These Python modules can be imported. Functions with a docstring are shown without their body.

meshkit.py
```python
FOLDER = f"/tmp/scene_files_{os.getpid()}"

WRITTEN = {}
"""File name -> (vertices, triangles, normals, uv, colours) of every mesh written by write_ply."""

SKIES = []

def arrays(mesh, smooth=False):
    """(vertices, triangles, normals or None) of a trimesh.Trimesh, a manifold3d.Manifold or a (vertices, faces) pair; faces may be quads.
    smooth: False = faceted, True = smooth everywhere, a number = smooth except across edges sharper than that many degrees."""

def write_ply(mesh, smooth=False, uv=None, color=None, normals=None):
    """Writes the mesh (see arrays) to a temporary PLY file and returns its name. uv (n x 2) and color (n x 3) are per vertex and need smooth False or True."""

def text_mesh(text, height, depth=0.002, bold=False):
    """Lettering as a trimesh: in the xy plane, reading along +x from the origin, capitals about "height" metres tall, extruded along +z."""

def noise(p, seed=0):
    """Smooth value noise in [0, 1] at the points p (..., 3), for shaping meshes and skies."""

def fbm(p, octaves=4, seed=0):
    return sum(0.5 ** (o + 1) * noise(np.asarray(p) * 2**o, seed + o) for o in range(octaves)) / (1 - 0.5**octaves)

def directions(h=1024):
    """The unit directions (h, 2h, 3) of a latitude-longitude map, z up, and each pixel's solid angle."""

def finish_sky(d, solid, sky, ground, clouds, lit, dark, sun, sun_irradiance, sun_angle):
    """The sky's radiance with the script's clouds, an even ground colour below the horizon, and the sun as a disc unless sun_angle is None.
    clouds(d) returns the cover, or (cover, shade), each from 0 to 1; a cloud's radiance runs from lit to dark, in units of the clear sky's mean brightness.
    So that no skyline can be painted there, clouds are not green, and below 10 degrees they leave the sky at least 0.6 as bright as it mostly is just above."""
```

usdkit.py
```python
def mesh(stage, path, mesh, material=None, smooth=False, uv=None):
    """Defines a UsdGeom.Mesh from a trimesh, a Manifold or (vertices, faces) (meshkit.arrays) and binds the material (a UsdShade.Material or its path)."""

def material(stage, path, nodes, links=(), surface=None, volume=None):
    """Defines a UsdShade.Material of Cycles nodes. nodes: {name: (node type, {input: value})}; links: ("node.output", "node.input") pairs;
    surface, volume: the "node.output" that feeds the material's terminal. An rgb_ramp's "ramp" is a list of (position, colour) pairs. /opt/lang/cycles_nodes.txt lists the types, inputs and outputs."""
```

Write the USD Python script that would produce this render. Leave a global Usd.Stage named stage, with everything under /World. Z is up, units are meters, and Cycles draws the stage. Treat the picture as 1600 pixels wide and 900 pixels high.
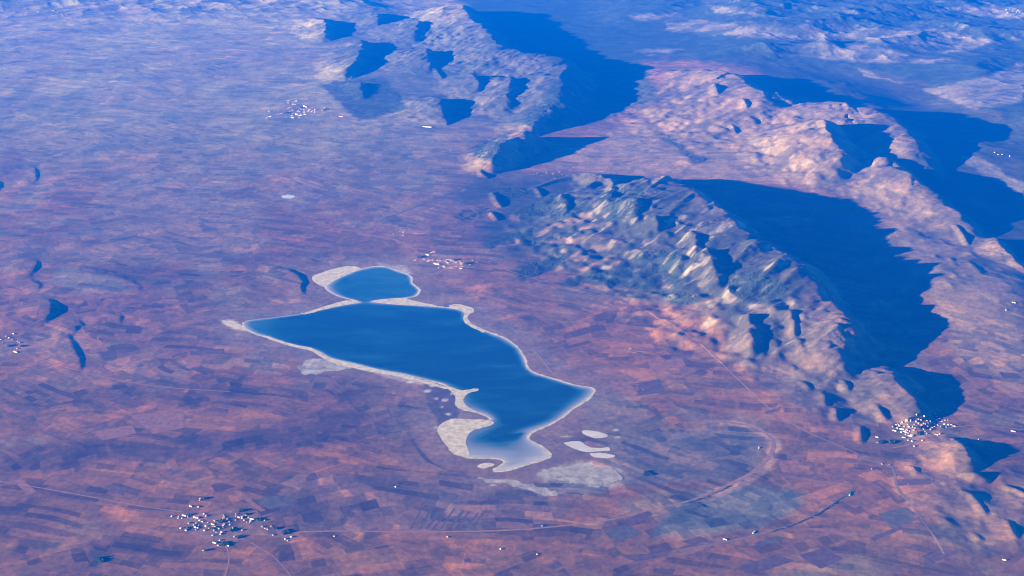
import math, random
import numpy as np
import trimesh, shapely, usdkit, meshkit
from scipy.spatial import cKDTree
from scipy.ndimage import gaussian_filter1d, map_coordinates, median_filter
from pxr import Gf, Sdf, Usd, UsdGeom, UsdLux, UsdShade, Vt

stage = Usd.Stage.CreateInMemory()
UsdGeom.SetStageUpAxis(stage, UsdGeom.Tokens.z)
UsdGeom.SetStageMetersPerUnit(stage, 1.0)
WORLD = UsdGeom.Xform.Define(stage, '/World')
stage.SetDefaultPrim(WORLD.GetPrim())
UsdGeom.Scope.Define(stage, '/World/Looks')
T_ = Sdf.ValueTypeNames

# ------------------------------------------------------------------ camera: from an aircraft 5.6 km above the plain
CAM_H = 5600.0
DIP = math.radians(23.0)
TX = 0.378
cam = UsdGeom.Camera.Define(stage, '/World/camera')
cam.CreateHorizontalApertureAttr(36.0)
cam.CreateVerticalApertureAttr(36.0 * 9 / 16)
cam.CreateFocalLengthAttr(18.0 / TX)
cam.CreateClippingRangeAttr(Gf.Vec2f(10.0, 200000.0))
cam.AddTranslateOp().Set(Gf.Vec3d(0, 0, CAM_H))
cam.AddRotateXOp().Set(90.0 - math.degrees(DIP))
cam.CreateExposureAttr(2.25)

# ------------------------------------------------------------------ sun and sky
SUN_EL = math.radians(9.5)
AZ = math.radians(18.0)                       # shadows run to +x, a little away from the camera
S2 = np.array([math.cos(AZ), math.sin(AZ)])   # direction in which shadows fall
TAN = math.tan(SUN_EL)
to_sun = np.array([-S2[0] * math.cos(SUN_EL), -S2[1] * math.cos(SUN_EL), math.sin(SUN_EL)])
sun = UsdLux.DistantLight.Define(stage, '/World/sun')
sun.CreateIntensityAttr(1.25)
sun.CreateColorAttr(Gf.Vec3f(1.0, 0.95, 0.88))
sun.CreateAngleAttr(0.5)
sun.CreateNormalizeAttr(True)
rot = Gf.Rotation(Gf.Vec3d(0, 0, 1), Gf.Vec3d(*to_sun.tolist()))
sun.AddTransformOp().Set(Gf.Matrix4d().SetRotate(rot))
sky_look = usdkit.material(stage, '/World/Looks/sky', {
    'sky': ('sky_texture', {'sky_type': 'single_scattering', 'sun_disc': False, 'sun_elevation': SUN_EL,
                            'sun_rotation': math.atan2(to_sun[0], to_sun[1]), 'altitude': 100.0, 'ozone_density': 10.0, 'aerosol_density': 0.0, 'air_density': 0.5}),
    'bg': ('background_shader', {'strength': 0.10})}, [('sky.color', 'bg.color')], surface='bg.background')
dome = UsdLux.DomeLight.Define(stage, '/World/sky')
UsdShade.MaterialBindingAPI.Apply(dome.GetPrim()).Bind(sky_look)
dome.GetPrim().SetCustomDataByKey('kind', 'structure')

# ------------------------------------------------------------------ helpers
def data(prim, label=None, category=None, group=None, kind=None):
    for k, v in (('label', label), ('category', category), ('group', group), ('kind', kind)):
        if v:
            prim.SetCustomDataByKey(k, v)
    return prim

used = {}
def numbered(name, parent='/World'):
    n = used.get((parent, name), 0)
    used[(parent, name)] = n + 1
    return f'{parent}/{name}' if n == 0 else f'{parent}/{name}_{n:03d}'

def ray(u, v):
    """Directions through the points (u, v) of the 1600 x 900 picture."""
    a = (np.asarray(u, float) - 800) / 800 * TX
    b = (450 - np.asarray(v, float)) / 800 * TX
    return np.stack([a, math.cos(DIP) + b * math.sin(DIP), -math.sin(DIP) + b * math.cos(DIP)], -1)

def at_height(u, v, z=0.0):
    d = ray(u, v)
    t = (np.asarray(z, float) - CAM_H) / d[..., 2]
    return d[..., :2] * t[..., None]

def project(x, y, z):
    zz = np.asarray(z) - CAM_H
    depth = y * math.cos(DIP) - zz * math.sin(DIP)
    up = y * math.sin(DIP) + zz * math.cos(DIP)
    return 800 + x / depth / TX * 800, 450 - up / depth / TX * 800

def smooth_line(p, n=2, closed=False):
    p = np.asarray(p, float)
    for _ in range(n):
        q = np.roll(p, -1, 0) if closed else p[1:]
        a = p if closed else p[:-1]
        new = np.empty((2 * len(a), p.shape[1]))
        new[0::2], new[1::2] = 0.75 * a + 0.25 * q, 0.25 * a + 0.75 * q
        p = new if closed else np.vstack([p[:1], new, p[-1:]])
    return p

def resample(p, step):
    p = np.asarray(p, float)
    s = np.r_[0, np.cumsum(np.linalg.norm(np.diff(p[:, :2], axis=0), axis=1))]
    t = np.linspace(0, s[-1], max(2, int(s[-1] / step) + 1))
    return np.stack([np.interp(t, s, c) for c in p.T], 1)

def noise2(x, y, scale, seed, octaves=4):
    return meshkit.fbm(np.stack([np.asarray(x) / scale + 91.7, np.asarray(y) / scale + 37.3, np.full(np.shape(x), 0.5 + seed)], -1), octaves, seed)

def ridged(x, y, scale, seed, octaves=4):
    out, amp, tot = 0, 1.0, 0
    for o in range(octaves):
        n = meshkit.noise(np.stack([np.asarray(x) / scale * 2**o + 11.3 * o, np.asarray(y) / scale * 2**o - 7.9 * o, np.full(np.shape(x), 0.37 + seed)], -1), seed + o)
        out = out + amp * (1 - np.abs(2 * n - 1)) ** 1.5
        tot += amp
        amp *= 0.5
    return out / tot

def gullies(x, y, scale, seed, octaves=4):
    """Ridged relief drawn out down the sunny slopes."""
    c, s = math.cos(0.6), math.sin(0.6)
    x, y = np.asarray(x), np.asarray(y)
    wx, wy = x + 0.25 * scale * noise2(x, y, scale, seed + 3, 2), y + 0.25 * scale * noise2(x, y, scale, seed + 4, 2)
    return ridged(0.36 * (wx * c + wy * s), 1.25 * (-wx * s + wy * c), scale, seed, octaves)

def sstep(a, b, x):
    t = np.clip((x - a) / (b - a), 0, 1)
    return t * t * (3 - 2 * t)

# ------------------------------------------------------------------ the land's height
def grow(a, ratio, until):
    out, step = [], a
    while sum(out) < until:
        step *= ratio
        out.append(step)
    return np.cumsum(out)

DX = 18.0
xin = np.arange(-11160, 11160 + DX, DX)
xo = grow(DX, 1.35, 55000)
GX = np.r_[xin[0] - xo[::-1], xin, xin[-1] + xo]
yin, y = [], 7300.0
while y < 29600:
    yin.append(y)
    y += 14.0 * (y / 9000.0) ** 0.8
yin = np.array(yin)
yo1, yo2 = grow(20.0, 1.35, 50000), grow(40.0, 1.35, 45000)
GY = np.r_[yin[0] - yo1[::-1], yin, yin[-1] + yo2]
NX, NY = len(GX), len(GY)
X, Y = np.meshgrid(GX, GY)

def px(points, z=0.0):
    p = np.asarray(points, float)
    return at_height(p[:, 0], p[:, 1], z)

LAKE_PX = [(562,471),(534,464),(521,459),(508,450),(513,443),(529,433),(550,425),(566,420),(584,416),(605,417),(618,423),(637,429),(642,434),(642,443),(652,450),(655,455),(650,462),(634,466),(602,468),(581,470.3),
           (581,472),(629,475.5),(681,479),(710,482),(728,488),(724,497),(731,505),(760,519),(790,528),(813,547),(821,567),(823,575),(833,583),(860,591),(889,600),(909,604),(924,606),(928,611),(921,621),(909,630),(892,639),(880,650),(860,663),(836,672),(822,681),(826,688),(843,696),(853,704),(861,714),(848,718),(823,725),(792,735),(771,737),(779,730),(787,726),(790,721),(782,716),(757,716),(730,714),(716,710),(706,704),(699,694),(685,677),(686,668),(696,659),(713,655),(738,657),(772,657),(760,648),(738,642),(724,639),(713,633),(716,621),(709,611),(699,604),(695,600),(669,594),(640,587),(629,584),(589,578),(555,568),(518,561),(508,555),(495,547),(466,542),(437,534),(421,527),(403,523),(390,517),(379,508),(384,501),(392,500),(427,496),(476,490),(511,481),(539,475),(562,473)]
DEEP_PX = [[(400,504),(430,500),(520,484),(562,477),(640,480),(715,487),(720,500),(755,522),(800,545),(812,570),(830,588),(880,602),(897,610),(885,625),(865,640),(845,655),(815,668),(790,677),(755,684),(765,676),(792,664),(788,655),(775,643),(747,625),(738,608),(700,596),(640,582),(590,573),(520,557),(495,543),(440,530),(410,515)],
           [(545,464),(534,450),(544,436),(562,427),(600,422),(634,432),(638,445),(648,454),(642,461),(600,466),(560,470)],
           [(762,686),(790,677),(815,678),(806,686),(780,690)]]
lake_xy = smooth_line(px(LAKE_PX), 2, True)
lake_poly = shapely.Polygon(lake_xy).buffer(0)
if lake_poly.geom_type != 'Polygon':
    lake_poly = max(lake_poly.geoms, key=lambda g: g.area)

fine = (np.abs(X) < 14000) & (Y > 5800) & (Y < 40000)
U0, V0 = project(X, np.maximum(Y, 2000.0), 0.0)
base = 26 * (noise2(X, Y, 2600, 1, 3) - 0.5) + 7 * (noise2(X, Y, 420, 2, 2) - 0.5)
far = sstep(150, 20, V0) * np.ones_like(X)
lake_line = shapely.linestrings(np.vstack([lake_xy, lake_xy[:1]]))
near_lake = np.full(X.shape, 9e9)
box = (X > -4500) & (X < 2600) & (Y > lake_xy[:, 1].min() - 1500) & (Y < lake_xy[:, 1].max() + 1500)
near_lake[box] = shapely.distance(shapely.points(X[box], Y[box]), lake_line)
in_lake = np.zeros(X.shape, bool)
in_lake[box] = shapely.contains_xy(lake_poly, X[box], Y[box])
base *= sstep(150, 1500, near_lake)
# the land climbs behind the mountain and in the far right
base += 90 * sstep(900, 1250, U0) * sstep(430, 250, V0)
H = base.copy()

def sample(x, y, field=None):
    f = H if field is None else field
    ix = np.interp(x, GX, np.arange(NX))
    iy = np.interp(y, GY, np.arange(NY))
    return map_coordinates(f, [np.atleast_1d(iy), np.atleast_1d(ix)], order=1, mode='nearest').reshape(np.shape(ix))

def on_land(u, v):
    """The first points of the land met by the sight lines through (u, v)."""
    u, v = np.asarray(u, float), np.asarray(v, float)
    zs = np.arange(820.0, -260.0, -9.0)
    d = ray(u.ravel(), v.ravel())
    t = (zs[None] - CAM_H) / d[:, 2:]
    hx, hy = d[:, :1] * t, d[:, 1:2] * t
    gap = zs[None] - sample(hx, hy)
    j = np.clip((gap <= 0).argmax(1), 1, None)
    r = np.arange(len(d))
    k = np.clip(gap[r, j - 1] / np.maximum(gap[r, j - 1] - gap[r, j], 1e-6), 0, 1)
    z = zs[j - 1] + k * (zs[j] - zs[j - 1])
    p = at_height(u.ravel(), v.ravel(), z)
    return p[:, 0].reshape(u.shape), p[:, 1].reshape(u.shape), z.reshape(u.shape)

def ridge(crest, farside, lit=4.0, lee=0.32, power=1.6, rough=0.10, cap=650.0, seed=0, min_lit=60.0, add=False, scale=None, force=None):
    """A ridge whose crest is seen along `crest` and whose shadow reaches `farside`: the crest's height follows from the sun."""
    global H, REL
    c = resample(np.asarray(crest, float), 2.0)
    poly = shapely.Polygon(list(crest) + list(farside)[::-1]).buffer(1.0)
    shapely.prepare(poly)
    gx, gy, gz = on_land(c[:, 0], c[:, 1])
    if add:                                                   # a small knoll or spur: an even height along a smooth line
        q = np.linspace(-1, 1, len(c))
        deg = 1 if len(c) < 9 else 2
        gx, gy = np.polyval(np.polyfit(q, gx, deg), q), np.polyval(np.polyfit(q, gy, deg), q)
        gz = sample(gx, gy)
    z = gz.copy()
    t = np.arange(0, 5200, 14.0)
    for _ in range(5):
        p = np.c_[gx, gy] if add else at_height(c[:, 0], c[:, 1], z)
        tx, ty = p[:, :1] + t * S2[0], p[:, 1:] + t * S2[1]
        tz = sample(tx, ty)
        uu, vv = project(tx, ty, tz)
        inside = shapely.contains_xy(poly, uu, vv)
        reach = np.where(inside.any(1), inside.shape[1] - 1 - inside[:, ::-1].argmax(1), 2)
        need = np.take_along_axis(tz, reach[:, None], 1)[:, 0] + TAN * t[reach]
        need = np.minimum(np.maximum(need, gz + 2), gz + cap)
        if add:
            need = gz + 1.35 * np.median(need - gz) * (1 - 0.6 * np.linspace(-1, 1, len(c)) ** 2)
        k = min(2.5, len(c) / 8.0)
        need = gaussian_filter1d(median_filter(need, min(9, len(c)), mode='nearest'), k, mode='nearest')
        z = 0.4 * z + 0.6 * need
    if force is not None:
        z = gz + np.linspace(force[0], force[1], len(c))
    line = np.c_[np.c_[gx, gy] if add else at_height(c[:, 0], c[:, 1], z), z]
    line = resample(gaussian_filter1d(line, min(5.0, len(c) / 8.0), axis=0, mode='nearest'), 8.0)
    lx, ly = line[:, 0], line[:, 1]
    top = np.maximum(line[:, 2] - sample(lx, ly, None if add else base), 0)
    if not add:
        arc = np.arange(len(line)) * 8.0
        top = top * (1 + 0.34 * (meshkit.fbm(np.stack([arc / 130.0, 0 * arc + seed, 0 * arc + 0.5], -1), 3, seed) - 0.5))
    wl = np.maximum(top * lit, min_lit)
    wr = np.maximum(top / TAN * lee, 45)
    m = 1.3 * max(wl.max(), wr.max()) + 60
    jx = slice(*np.searchsorted(GX, [lx.min() - m, lx.max() + m]))
    jy = slice(*np.searchsorted(GY, [ly.min() - m, ly.max() + m]))
    xs, ys = X[jy, jx], Y[jy, jx]
    wa = min(0.22 * m, 240) * (0.5 if add else 1)             # the foot of the ridge wanders
    wx, wy = (wa * (noise2(xs, ys, max(120, 1.2 * wa), seed + e, 3) - 0.5) for e in (60, 61))
    wid = 0.75 + 0.5 * noise2(xs, ys, 300, seed + 62, 3)
    bump, share = np.zeros_like(xs), np.zeros_like(xs)
    n_piece = 18
    for a0 in range(0, max(1, len(line) - 1), n_piece):
        s_ = slice(a0, a0 + n_piece + 3)
        px_, py_ = lx[s_], ly[s_]
        mm = 1.3 * max(wl[s_].max(), wr[s_].max()) + 0.6 * wa + 20
        kx = slice(*np.searchsorted(xs[0], [px_.min() - mm, px_.max() + mm]))
        ky = slice(*np.searchsorted(ys[:, 0], [py_.min() - mm, py_.max() + mm]))
        if xs[ky, kx].size == 0:
            continue
        qx, qy = xs[ky, kx] + wx[ky, kx], ys[ky, kx] + wy[ky, kx]
        d, i = cKDTree(np.c_[px_, py_]).query(np.stack([qx, qy], -1))
        side = (qx - px_[i]) * S2[0] + (qy - py_[i]) * S2[1]
        blend = sstep(-0.6, 0.6, side / np.maximum(d, 1))
        w = (wl[s_][i] * (1 - blend) + wr[s_][i] * blend) * wid[ky, kx]
        q = np.clip(1 - d / w, 0, 1)
        f = 0.65 * q ** power + 0.35 * q * q * (3 - 2 * q)
        new = top[s_][i] * f
        better = new > bump[ky, kx]
        share[ky, kx] = np.where(better, f, share[ky, kx])
        bump[ky, kx] = np.maximum(bump[ky, kx], new)
    r = gullies(xs, ys, scale or max(150.0, 0.9 * top.max()), seed + 5, 4) - 0.5
    g = bump * (1 + 2.6 * rough * r * np.clip((1 - share) * 3, 0, 1))
    if add:
        H[jy, jx] += g
        REL[jy, jx] += g
    else:
        a_, b_ = REL[jy, jx], g
        h = np.clip(1 - np.abs(a_ - b_) / 40.0, 0, 1)
        REL[jy, jx] = np.maximum(a_, b_) + h * h * 10.0 * (np.minimum(a_, b_) > 1)
        H[jy, jx] = base[jy, jx] + REL[jy, jx]

BIG = [
 # crest, far edge of the shadow, options   (all as seen in the picture)
 ([(1046,277),(1060,289),(1100,306),(1121,319),(1127,333),(1156,351),(1169,367),(1183,381),(1217,393),(1236,402),(1247,415),(1252,427),(1262,434),(1264,446)],
  [(1180,285),(1273,285),(1287,291),(1297,303),(1319,308),(1348,312),(1356,320),(1369,325),(1364,337),(1352,350),(1385,357),(1390,368),(1372,384),(1400,396),(1441,401),(1462,413),(1447,431),(1441,439),(1440,448),(1404,456),(1300,450)], dict(lit=4.8, rough=0.22, power=1.2, lee=0.24)),
 ([(1298,475),(1312,483),(1316,492),(1314,505),(1307,528),(1304,540),(1298,556)],
  [(1330,477),(1420,474),(1468,484),(1496,493),(1466,513),(1463,530),(1425,524),(1396,513),(1350,537),(1316,556)], dict(lit=3.6, rough=0.2, power=1.2, lee=0.24)),
 ([(1351,556),(1356,566),(1402,575),(1405,585),(1404,601),(1420,614),(1432,630),(1438,643)],
  [(1400,569),(1530,583),(1492,600),(1523,623),(1479,640),(1449,646)], dict(lit=5.0, rough=0.16, power=1.25)),
 ([(1487,684),(1500,691),(1506,702),(1515,716),(1536,726)],
  [(1535,688),(1600,693),(1610,704),(1571,713),(1549,720)], dict(lit=4.5, rough=0.12)),
 ([(724,3),(726,16),(732,32),(764,43),(764,55),(770,67),(793,76),(833,85),(871,86),(892,104),(889,111),(876,117),(873,133),(881,147),(868,160),(848,173),(836,186),(831,198)],
  [(960,8),(976,28),(980,60),(990,83),(1026,117),(1030,153),(966,173),(916,192),(850,201)], dict(lit=4.2, rough=0.22, power=1.3, cap=300)),
 ([(1131,112),(1149,112),(1165,128),(1179,143),(1211,147),(1231,147),(1216,157),(1215,173),(1202,186)],
  [(1231,95),(1273,99),(1329,100),(1340,125),(1400,140),(1449,152),(1380,165),(1260,165),(1225,185)], dict(lit=8, rough=0.2, cap=280, scale=620)),
 ([(1291,163),(1323,161),(1360,168),(1377,171),(1391,181),(1401,192),(1420,205),(1434,222),(1446,238)],
  [(1449,142),(1487,153),(1500,168),(1553,175),(1600,200),(1530,236),(1490,240)], dict(lit=6, rough=0.2, cap=300, scale=620)),
 ([(1284,187),(1295,208),(1311,227),(1318,239)], [(1300,184),(1340,184),(1375,192),(1393,211),(1400,224),(1350,226),(1330,241)], dict(lit=3.5, rough=0.12)),
 ([(1407,262),(1428,281),(1465,303),(1473,316),(1495,332),(1516,352)], [(1490,246),(1540,270),(1590,300),(1620,330),(1600,345),(1560,358)], dict(lit=6.5, rough=0.22, cap=340, scale=620)),
 ([(1557,369),(1567,388),(1582,400),(1597,413),(1612,430)], [(1590,360),(1640,380),(1660,420),(1640,435)], dict(lit=4.0, rough=0.14)),
 ([(1380,246),(1399,247),(1410,262)], [(1440,240),(1470,246),(1450,262)], dict(lit=4)),
 ([(826,203),(806,214),(782,226),(774,240),(766,252)], [(880,204),(960,208),(930,220),(900,235),(842,257),(793,267)], dict(lit=2.8, rough=0.2)),
 # the far upper left range
 ([(684,150),(688,160),(692,178),(700,192)], [(703,140),(745,140),(776,153),(740,176),(719,189)], dict(lit=6, rough=0.26, cap=190)),
 ([(797,116),(798,135),(790,155),(787,172)], [(831,116),(833,128),(812,150),(796,166)], dict(lit=4.5, rough=0.26, cap=190)),
 ([(663,74),(668,86),(674,97)], [(700,68),(735,78),(690,104)], dict(lit=6, rough=0.26, cap=190)),
 ([(564,61),(572,74),(558,86),(548,102),(542,117)], [(600,60),(624,64),(614,80),(598,107),(562,118)], dict(lit=6, rough=0.26, cap=190)),
 ([(591,19),(592,36),(595,52)], [(641,8),(633,35)], dict(lit=6, rough=0.26, cap=190)),
 ([(652,30),(651,48)], [(680,27),(683,37)], dict(lit=6, cap=150)),
 ([(505,29),(508,40),(511,52)], [(553,29),(553,56)], dict(lit=6, cap=150)),
 ([(563,128),(564,140),(568,150)], [(595,129),(588,149)], dict(lit=6, cap=150)),
 ([(681,107),(690,120)], [(705,115),(700,121)], dict(lit=4.5, cap=150)),
 ([(735,113),(742,122),(752,132)], [(780,113),(762,131)], dict(lit=4.5, cap=150)),
]
SMALL = [
 ([(959,279),(957,295),(953,313)], [(979,290),(967,314)]),
 ([(993,317),(992,330),(991,344)], [(1023,325),(1017,342)]),
 ([(1028,346),(1027,360)], [(1051,347),(1048,366)]),
 ([(1079,369),(1084,384),(1086,400)], [(1111,378),(1111,400)]),
 ([(1105,402),(1112,418),(1120,447)], [(1132,402),(1159,425),(1130,447)]),
 ([(1064,405),(1062,425)], [(1078,408),(1074,425)]),
 ([(877,309),(884,320),(886,332)], [(917,321),(900,332)]),
 ([(770,301),(774,312),(783,324)], [(799,301),(790,325)]),
 ([(839,295),(846,308)], [(860,301),(851,309)]),
 ([(767,332),(777,344)], [(793,324),(782,344)]),
 ([(750,267),(752,274),(762,278)], [(776,267),(773,278)]),
 ([(905,276),(925,280),(950,284)], [(960,275),(1010,278),(962,286)]),
 ([(1169,502),(1172,518),(1172,536),(1176,555)], [(1201,507),(1207,534),(1196,560)]),
 ([(1236,494),(1238,510),(1240,529)], [(1264,518),(1257,530)]),
 ([(1249,537),(1256,556)], [(1262,550),(1265,558)]),
 ([(1137,451),(1138,460)], [(1164,451),(1161,464)]),
 ([(1289,617),(1288,631)], [(1316,621),(1305,636)]),
 ([(1308,641),(1306,655)], [(1337,643),(1327,655)]),
 ([(1369,634),(1374,645),(1381,655)], [(1399,646),(1401,663)]),
 ([(1319,598),(1323,611)], [(1340,601),(1332,612)]),
 ([(1256,598),(1264,608)], [(1279,601),(1272,608)]),
 ([(1236,572),(1240,577)], [(1252,574),(1250,578)]),
 ([(1344,667),(1345,680),(1345,690)], [(1366,670),(1353,692)]),
 ([(1425,731),(1430,739)], [(1450,735),(1440,740)]),
 ([(1511,769),(1522,778),(1530,792),(1540,805)], [(1528,769),(1546,786),(1549,803)]),
 ([(1575,815),(1580,829),(1586,838)], [(1597,819),(1604,838)]),
 ([(1462,807),(1478,813),(1491,821)], [(1475,806),(1502,820)]),
 ([(1522,836),(1530,844)], [(1535,836),(1538,846)]),
 ([(1573,761),(1590,768),(1602,773)], [(1600,762),(1612,772)]),
 ([(1509,742),(1520,746),(1540,751)], [(1545,736),(1562,738),(1558,750)]),
 ([(1492,352),(1503,367),(1512,384)], [(1510,360),(1529,388),(1520,393)]),
 ([(1143,196),(1150,208)], [(1155,196),(1162,212)]),
 ([(1115,133),(1120,147)], [(1133,133),(1138,148)]),
 ([(1160,156),(1165,166)], [(1174,158),(1174,168)]),
 ([(1484,403),(1494,416)], [(1494,404),(1504,418)]),
 ([(1512,408),(1524,418),(1534,430)], [(1522,408),(1541,430)]),
 ([(1568,428),(1590,436),(1604,440)], [(1585,428),(1606,436)]),
 ([(437,423),(455,426),(466,432),(470,440),(478,452)], [(465,425),(487,437),(484,450)], dict(lit=16, min_lit=300, lee=0.8, cap=20, rough=0.1)),
 ([(78,474),(79,485),(74,494)], [(108,476),(133,480),(105,491)], dict(lit=16, min_lit=300, lee=0.8, cap=20, rough=0.1)),
 ([(108,530),(113,545),(122,560),(127,572)], [(135,533),(150,553),(180,560),(162,571)], dict(lit=16, min_lit=300, lee=0.8, cap=11, rough=0.1)),
 ([(130,506),(160,500),(190,497)], [(150,510),(196,499)], dict(lit=16, min_lit=300, lee=0.8, cap=11, rough=0.1)),
 ([(97,520),(110,514),(128,507)], [(104,523),(132,511)], dict(lit=16, min_lit=300, lee=0.8, cap=11, rough=0.1)),
 ([(58,411),(48,425)], [(76,406),(60,425)], dict(lit=16, min_lit=300, lee=0.8, cap=11, rough=0.1)),
 ([(130,421),(160,427),(190,434),(210,443),(220,453)], [(150,424),(184,430),(214,442),(224,453)], dict(lit=16, min_lit=300, lee=0.8, cap=20, rough=0.1)),
 ([(-6,283),(-4,296)], [(5,286),(8,296)], dict(lit=16, min_lit=300, lee=0.8, cap=20, rough=0.1)),
 ([(54,264),(56,281)], [(63,266),(62,281)], dict(lit=16, min_lit=300, lee=0.8, cap=20, rough=0.1)),
 ([(50,440),(62,447)], [(70,440),(78,449)], dict(lit=16, min_lit=300, lee=0.8, cap=11, rough=0.1)),
]
SPURS = [  # crests of the spurs that run up the sunny side of the mountain, low end first, and their height at the head
 ([(900,300),(930,288),(957,280)],70), ([(935,332),(962,322),(990,317)],75), ([(970,366),(1000,354),(1027,345)],75), ([(1005,388),(1025,378),(1042,371)],55), ([(1040,378),(1090,366),(1150,352)],70),
 ([(1035,425),(1050,405),(1064,398)],60), ([(1070,440),(1085,415),(1104,402)],80), ([(1130,430),(1150,410),(1185,383)],80), ([(1000,305),(1025,290),(1046,279)],70), ([(1010,335),(1050,318),(1112,306)],60),
 ([(1165,460),(1190,440),(1225,405)],70), ([(1195,470),(1215,455),(1248,425)],60), ([(820,300),(850,288),(900,277)],50), ([(850,330),(868,318),(880,309)],45), ([(1120,505),(1145,498),(1168,500)],55), ([(1130,550),(1150,535),(1170,530)],45),
 ([(1200,500),(1215,494),(1235,492)],50), ([(1205,560),(1225,545),(1246,538)],45), ([(1260,500),(1280,490),(1300,478)],45), ([(1262,545),(1285,530),(1310,510)],45)]
LOWS = [  # smooth low hills and hollows: (u, v, radius across, radius along, height)
 (1540,705,330,420,20), (1480,790,420,300,15), (1220,600,500,500,25), (1190,250,700,900,50), (1060,240,900,700,50),
 (700,120,1400,1500,80), (150,440,700,500,18), (40,490,400,500,22), (330,720,1500,350,14), (1540,470,900,1500,120), (1350,230,900,900,110),
 (1240,112,900,900,-70), (1340,125,900,800,-110), (1440,165,800,700,-130), (1540,220,800,800,-130), (1590,320,600,700,-110), (930,120,700,1500,-60), (1420,370,300,500,30)]
for u, v, ra, rb, hh in LOWS:
    cx, cy = at_height(u, v, hh * 0.5)
    base += hh * np.exp(-((X - cx) / ra) ** 2 - ((Y - cy) / rb) ** 2)
# rolling upland on the right
upland = np.exp(-(((U0 - 1400 - 0.9 * (V0 - 330)) / 130.0) ** 4)) * sstep(560, 460, V0) * sstep(100, 140, V0) * fine
foothill = (np.exp(-((U0 - 1545) / 130.0) ** 4 - ((V0 - 790) / 75.0) ** 4) + np.exp(-((U0 - 1310) / 95.0) ** 4 - ((V0 - 620) / 55.0) ** 4)) * fine
# the broken country at the top of the picture
amp = 240 * sstep(1060, 1220, U0) * sstep(128, 80, V0) + 130 * sstep(760, 500, U0) * sstep(48, 12, V0) + 120 * sstep(900, 1000, U0) * sstep(60, 20, V0) + 120 * sstep(1440, 1540, U0) * sstep(330, 180, V0)
amp = np.clip(amp, 0, 250) * fine
rr = ridged(X * 0.5 + 0.25 * Y, Y * 0.85 - 0.1 * X, 1000, 3, 5)
base += amp * (rr ** 1.6) * 1.5
base += 70 * sstep(0, 1, upland) * (ridged(X, Y, 900, 13, 4) - 0.35)
base += 42 * foothill * (ridged(X, Y, 380, 17, 4) - 0.3)
H = base.copy()
REL = np.zeros_like(H)
for k, (c, f, o) in enumerate(BIG):
    ridge(c, f, seed=k, **o)
for k, (c, f) in enumerate(SPURS):
    ridge(c, [(c[-1][0] + 8, c[-1][1]), (c[0][0] + 8, c[0][1] + 6)], add=True, lit=2.3, lee=0.33, power=1.0, rough=0.12, seed=200 + k, force=(3, f), scale=220)
for k, it in enumerate(SMALL):
    c, f, o = it if len(it) == 3 else (*it, {})
    ridge(c, f, seed=40 + k, add=True, **{**dict(lit=2.2, lee=0.26, power=1.0, rough=0.14, cap=190, min_lit=60), **o})
hillamp = amp * 0.5
relief = REL + hillamp + 45 * upland + 40 * foothill
hilly = sstep(8, 60, relief)
rugged = 0.35 + 0.65 * sstep(1340, 1240, U0) * sstep(640, 700, U0) * sstep(220, 270, V0)
H += hilly * rugged * (np.minimum(relief, 180) * 0.17 * (gullies(X, Y, 420, 7, 5) - 0.5) + 2.0 * (noise2(X, Y, 75, 9, 2) - 0.5))
H = np.where((near_lake < 250) | ((U0 > 735) & (U0 < 985) & (V0 > 660) & (V0 < 782)) | ((U0 > 455) & (U0 < 560) & (V0 > 550) & (V0 < 595)), np.minimum(H, 0.0), H)
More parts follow.
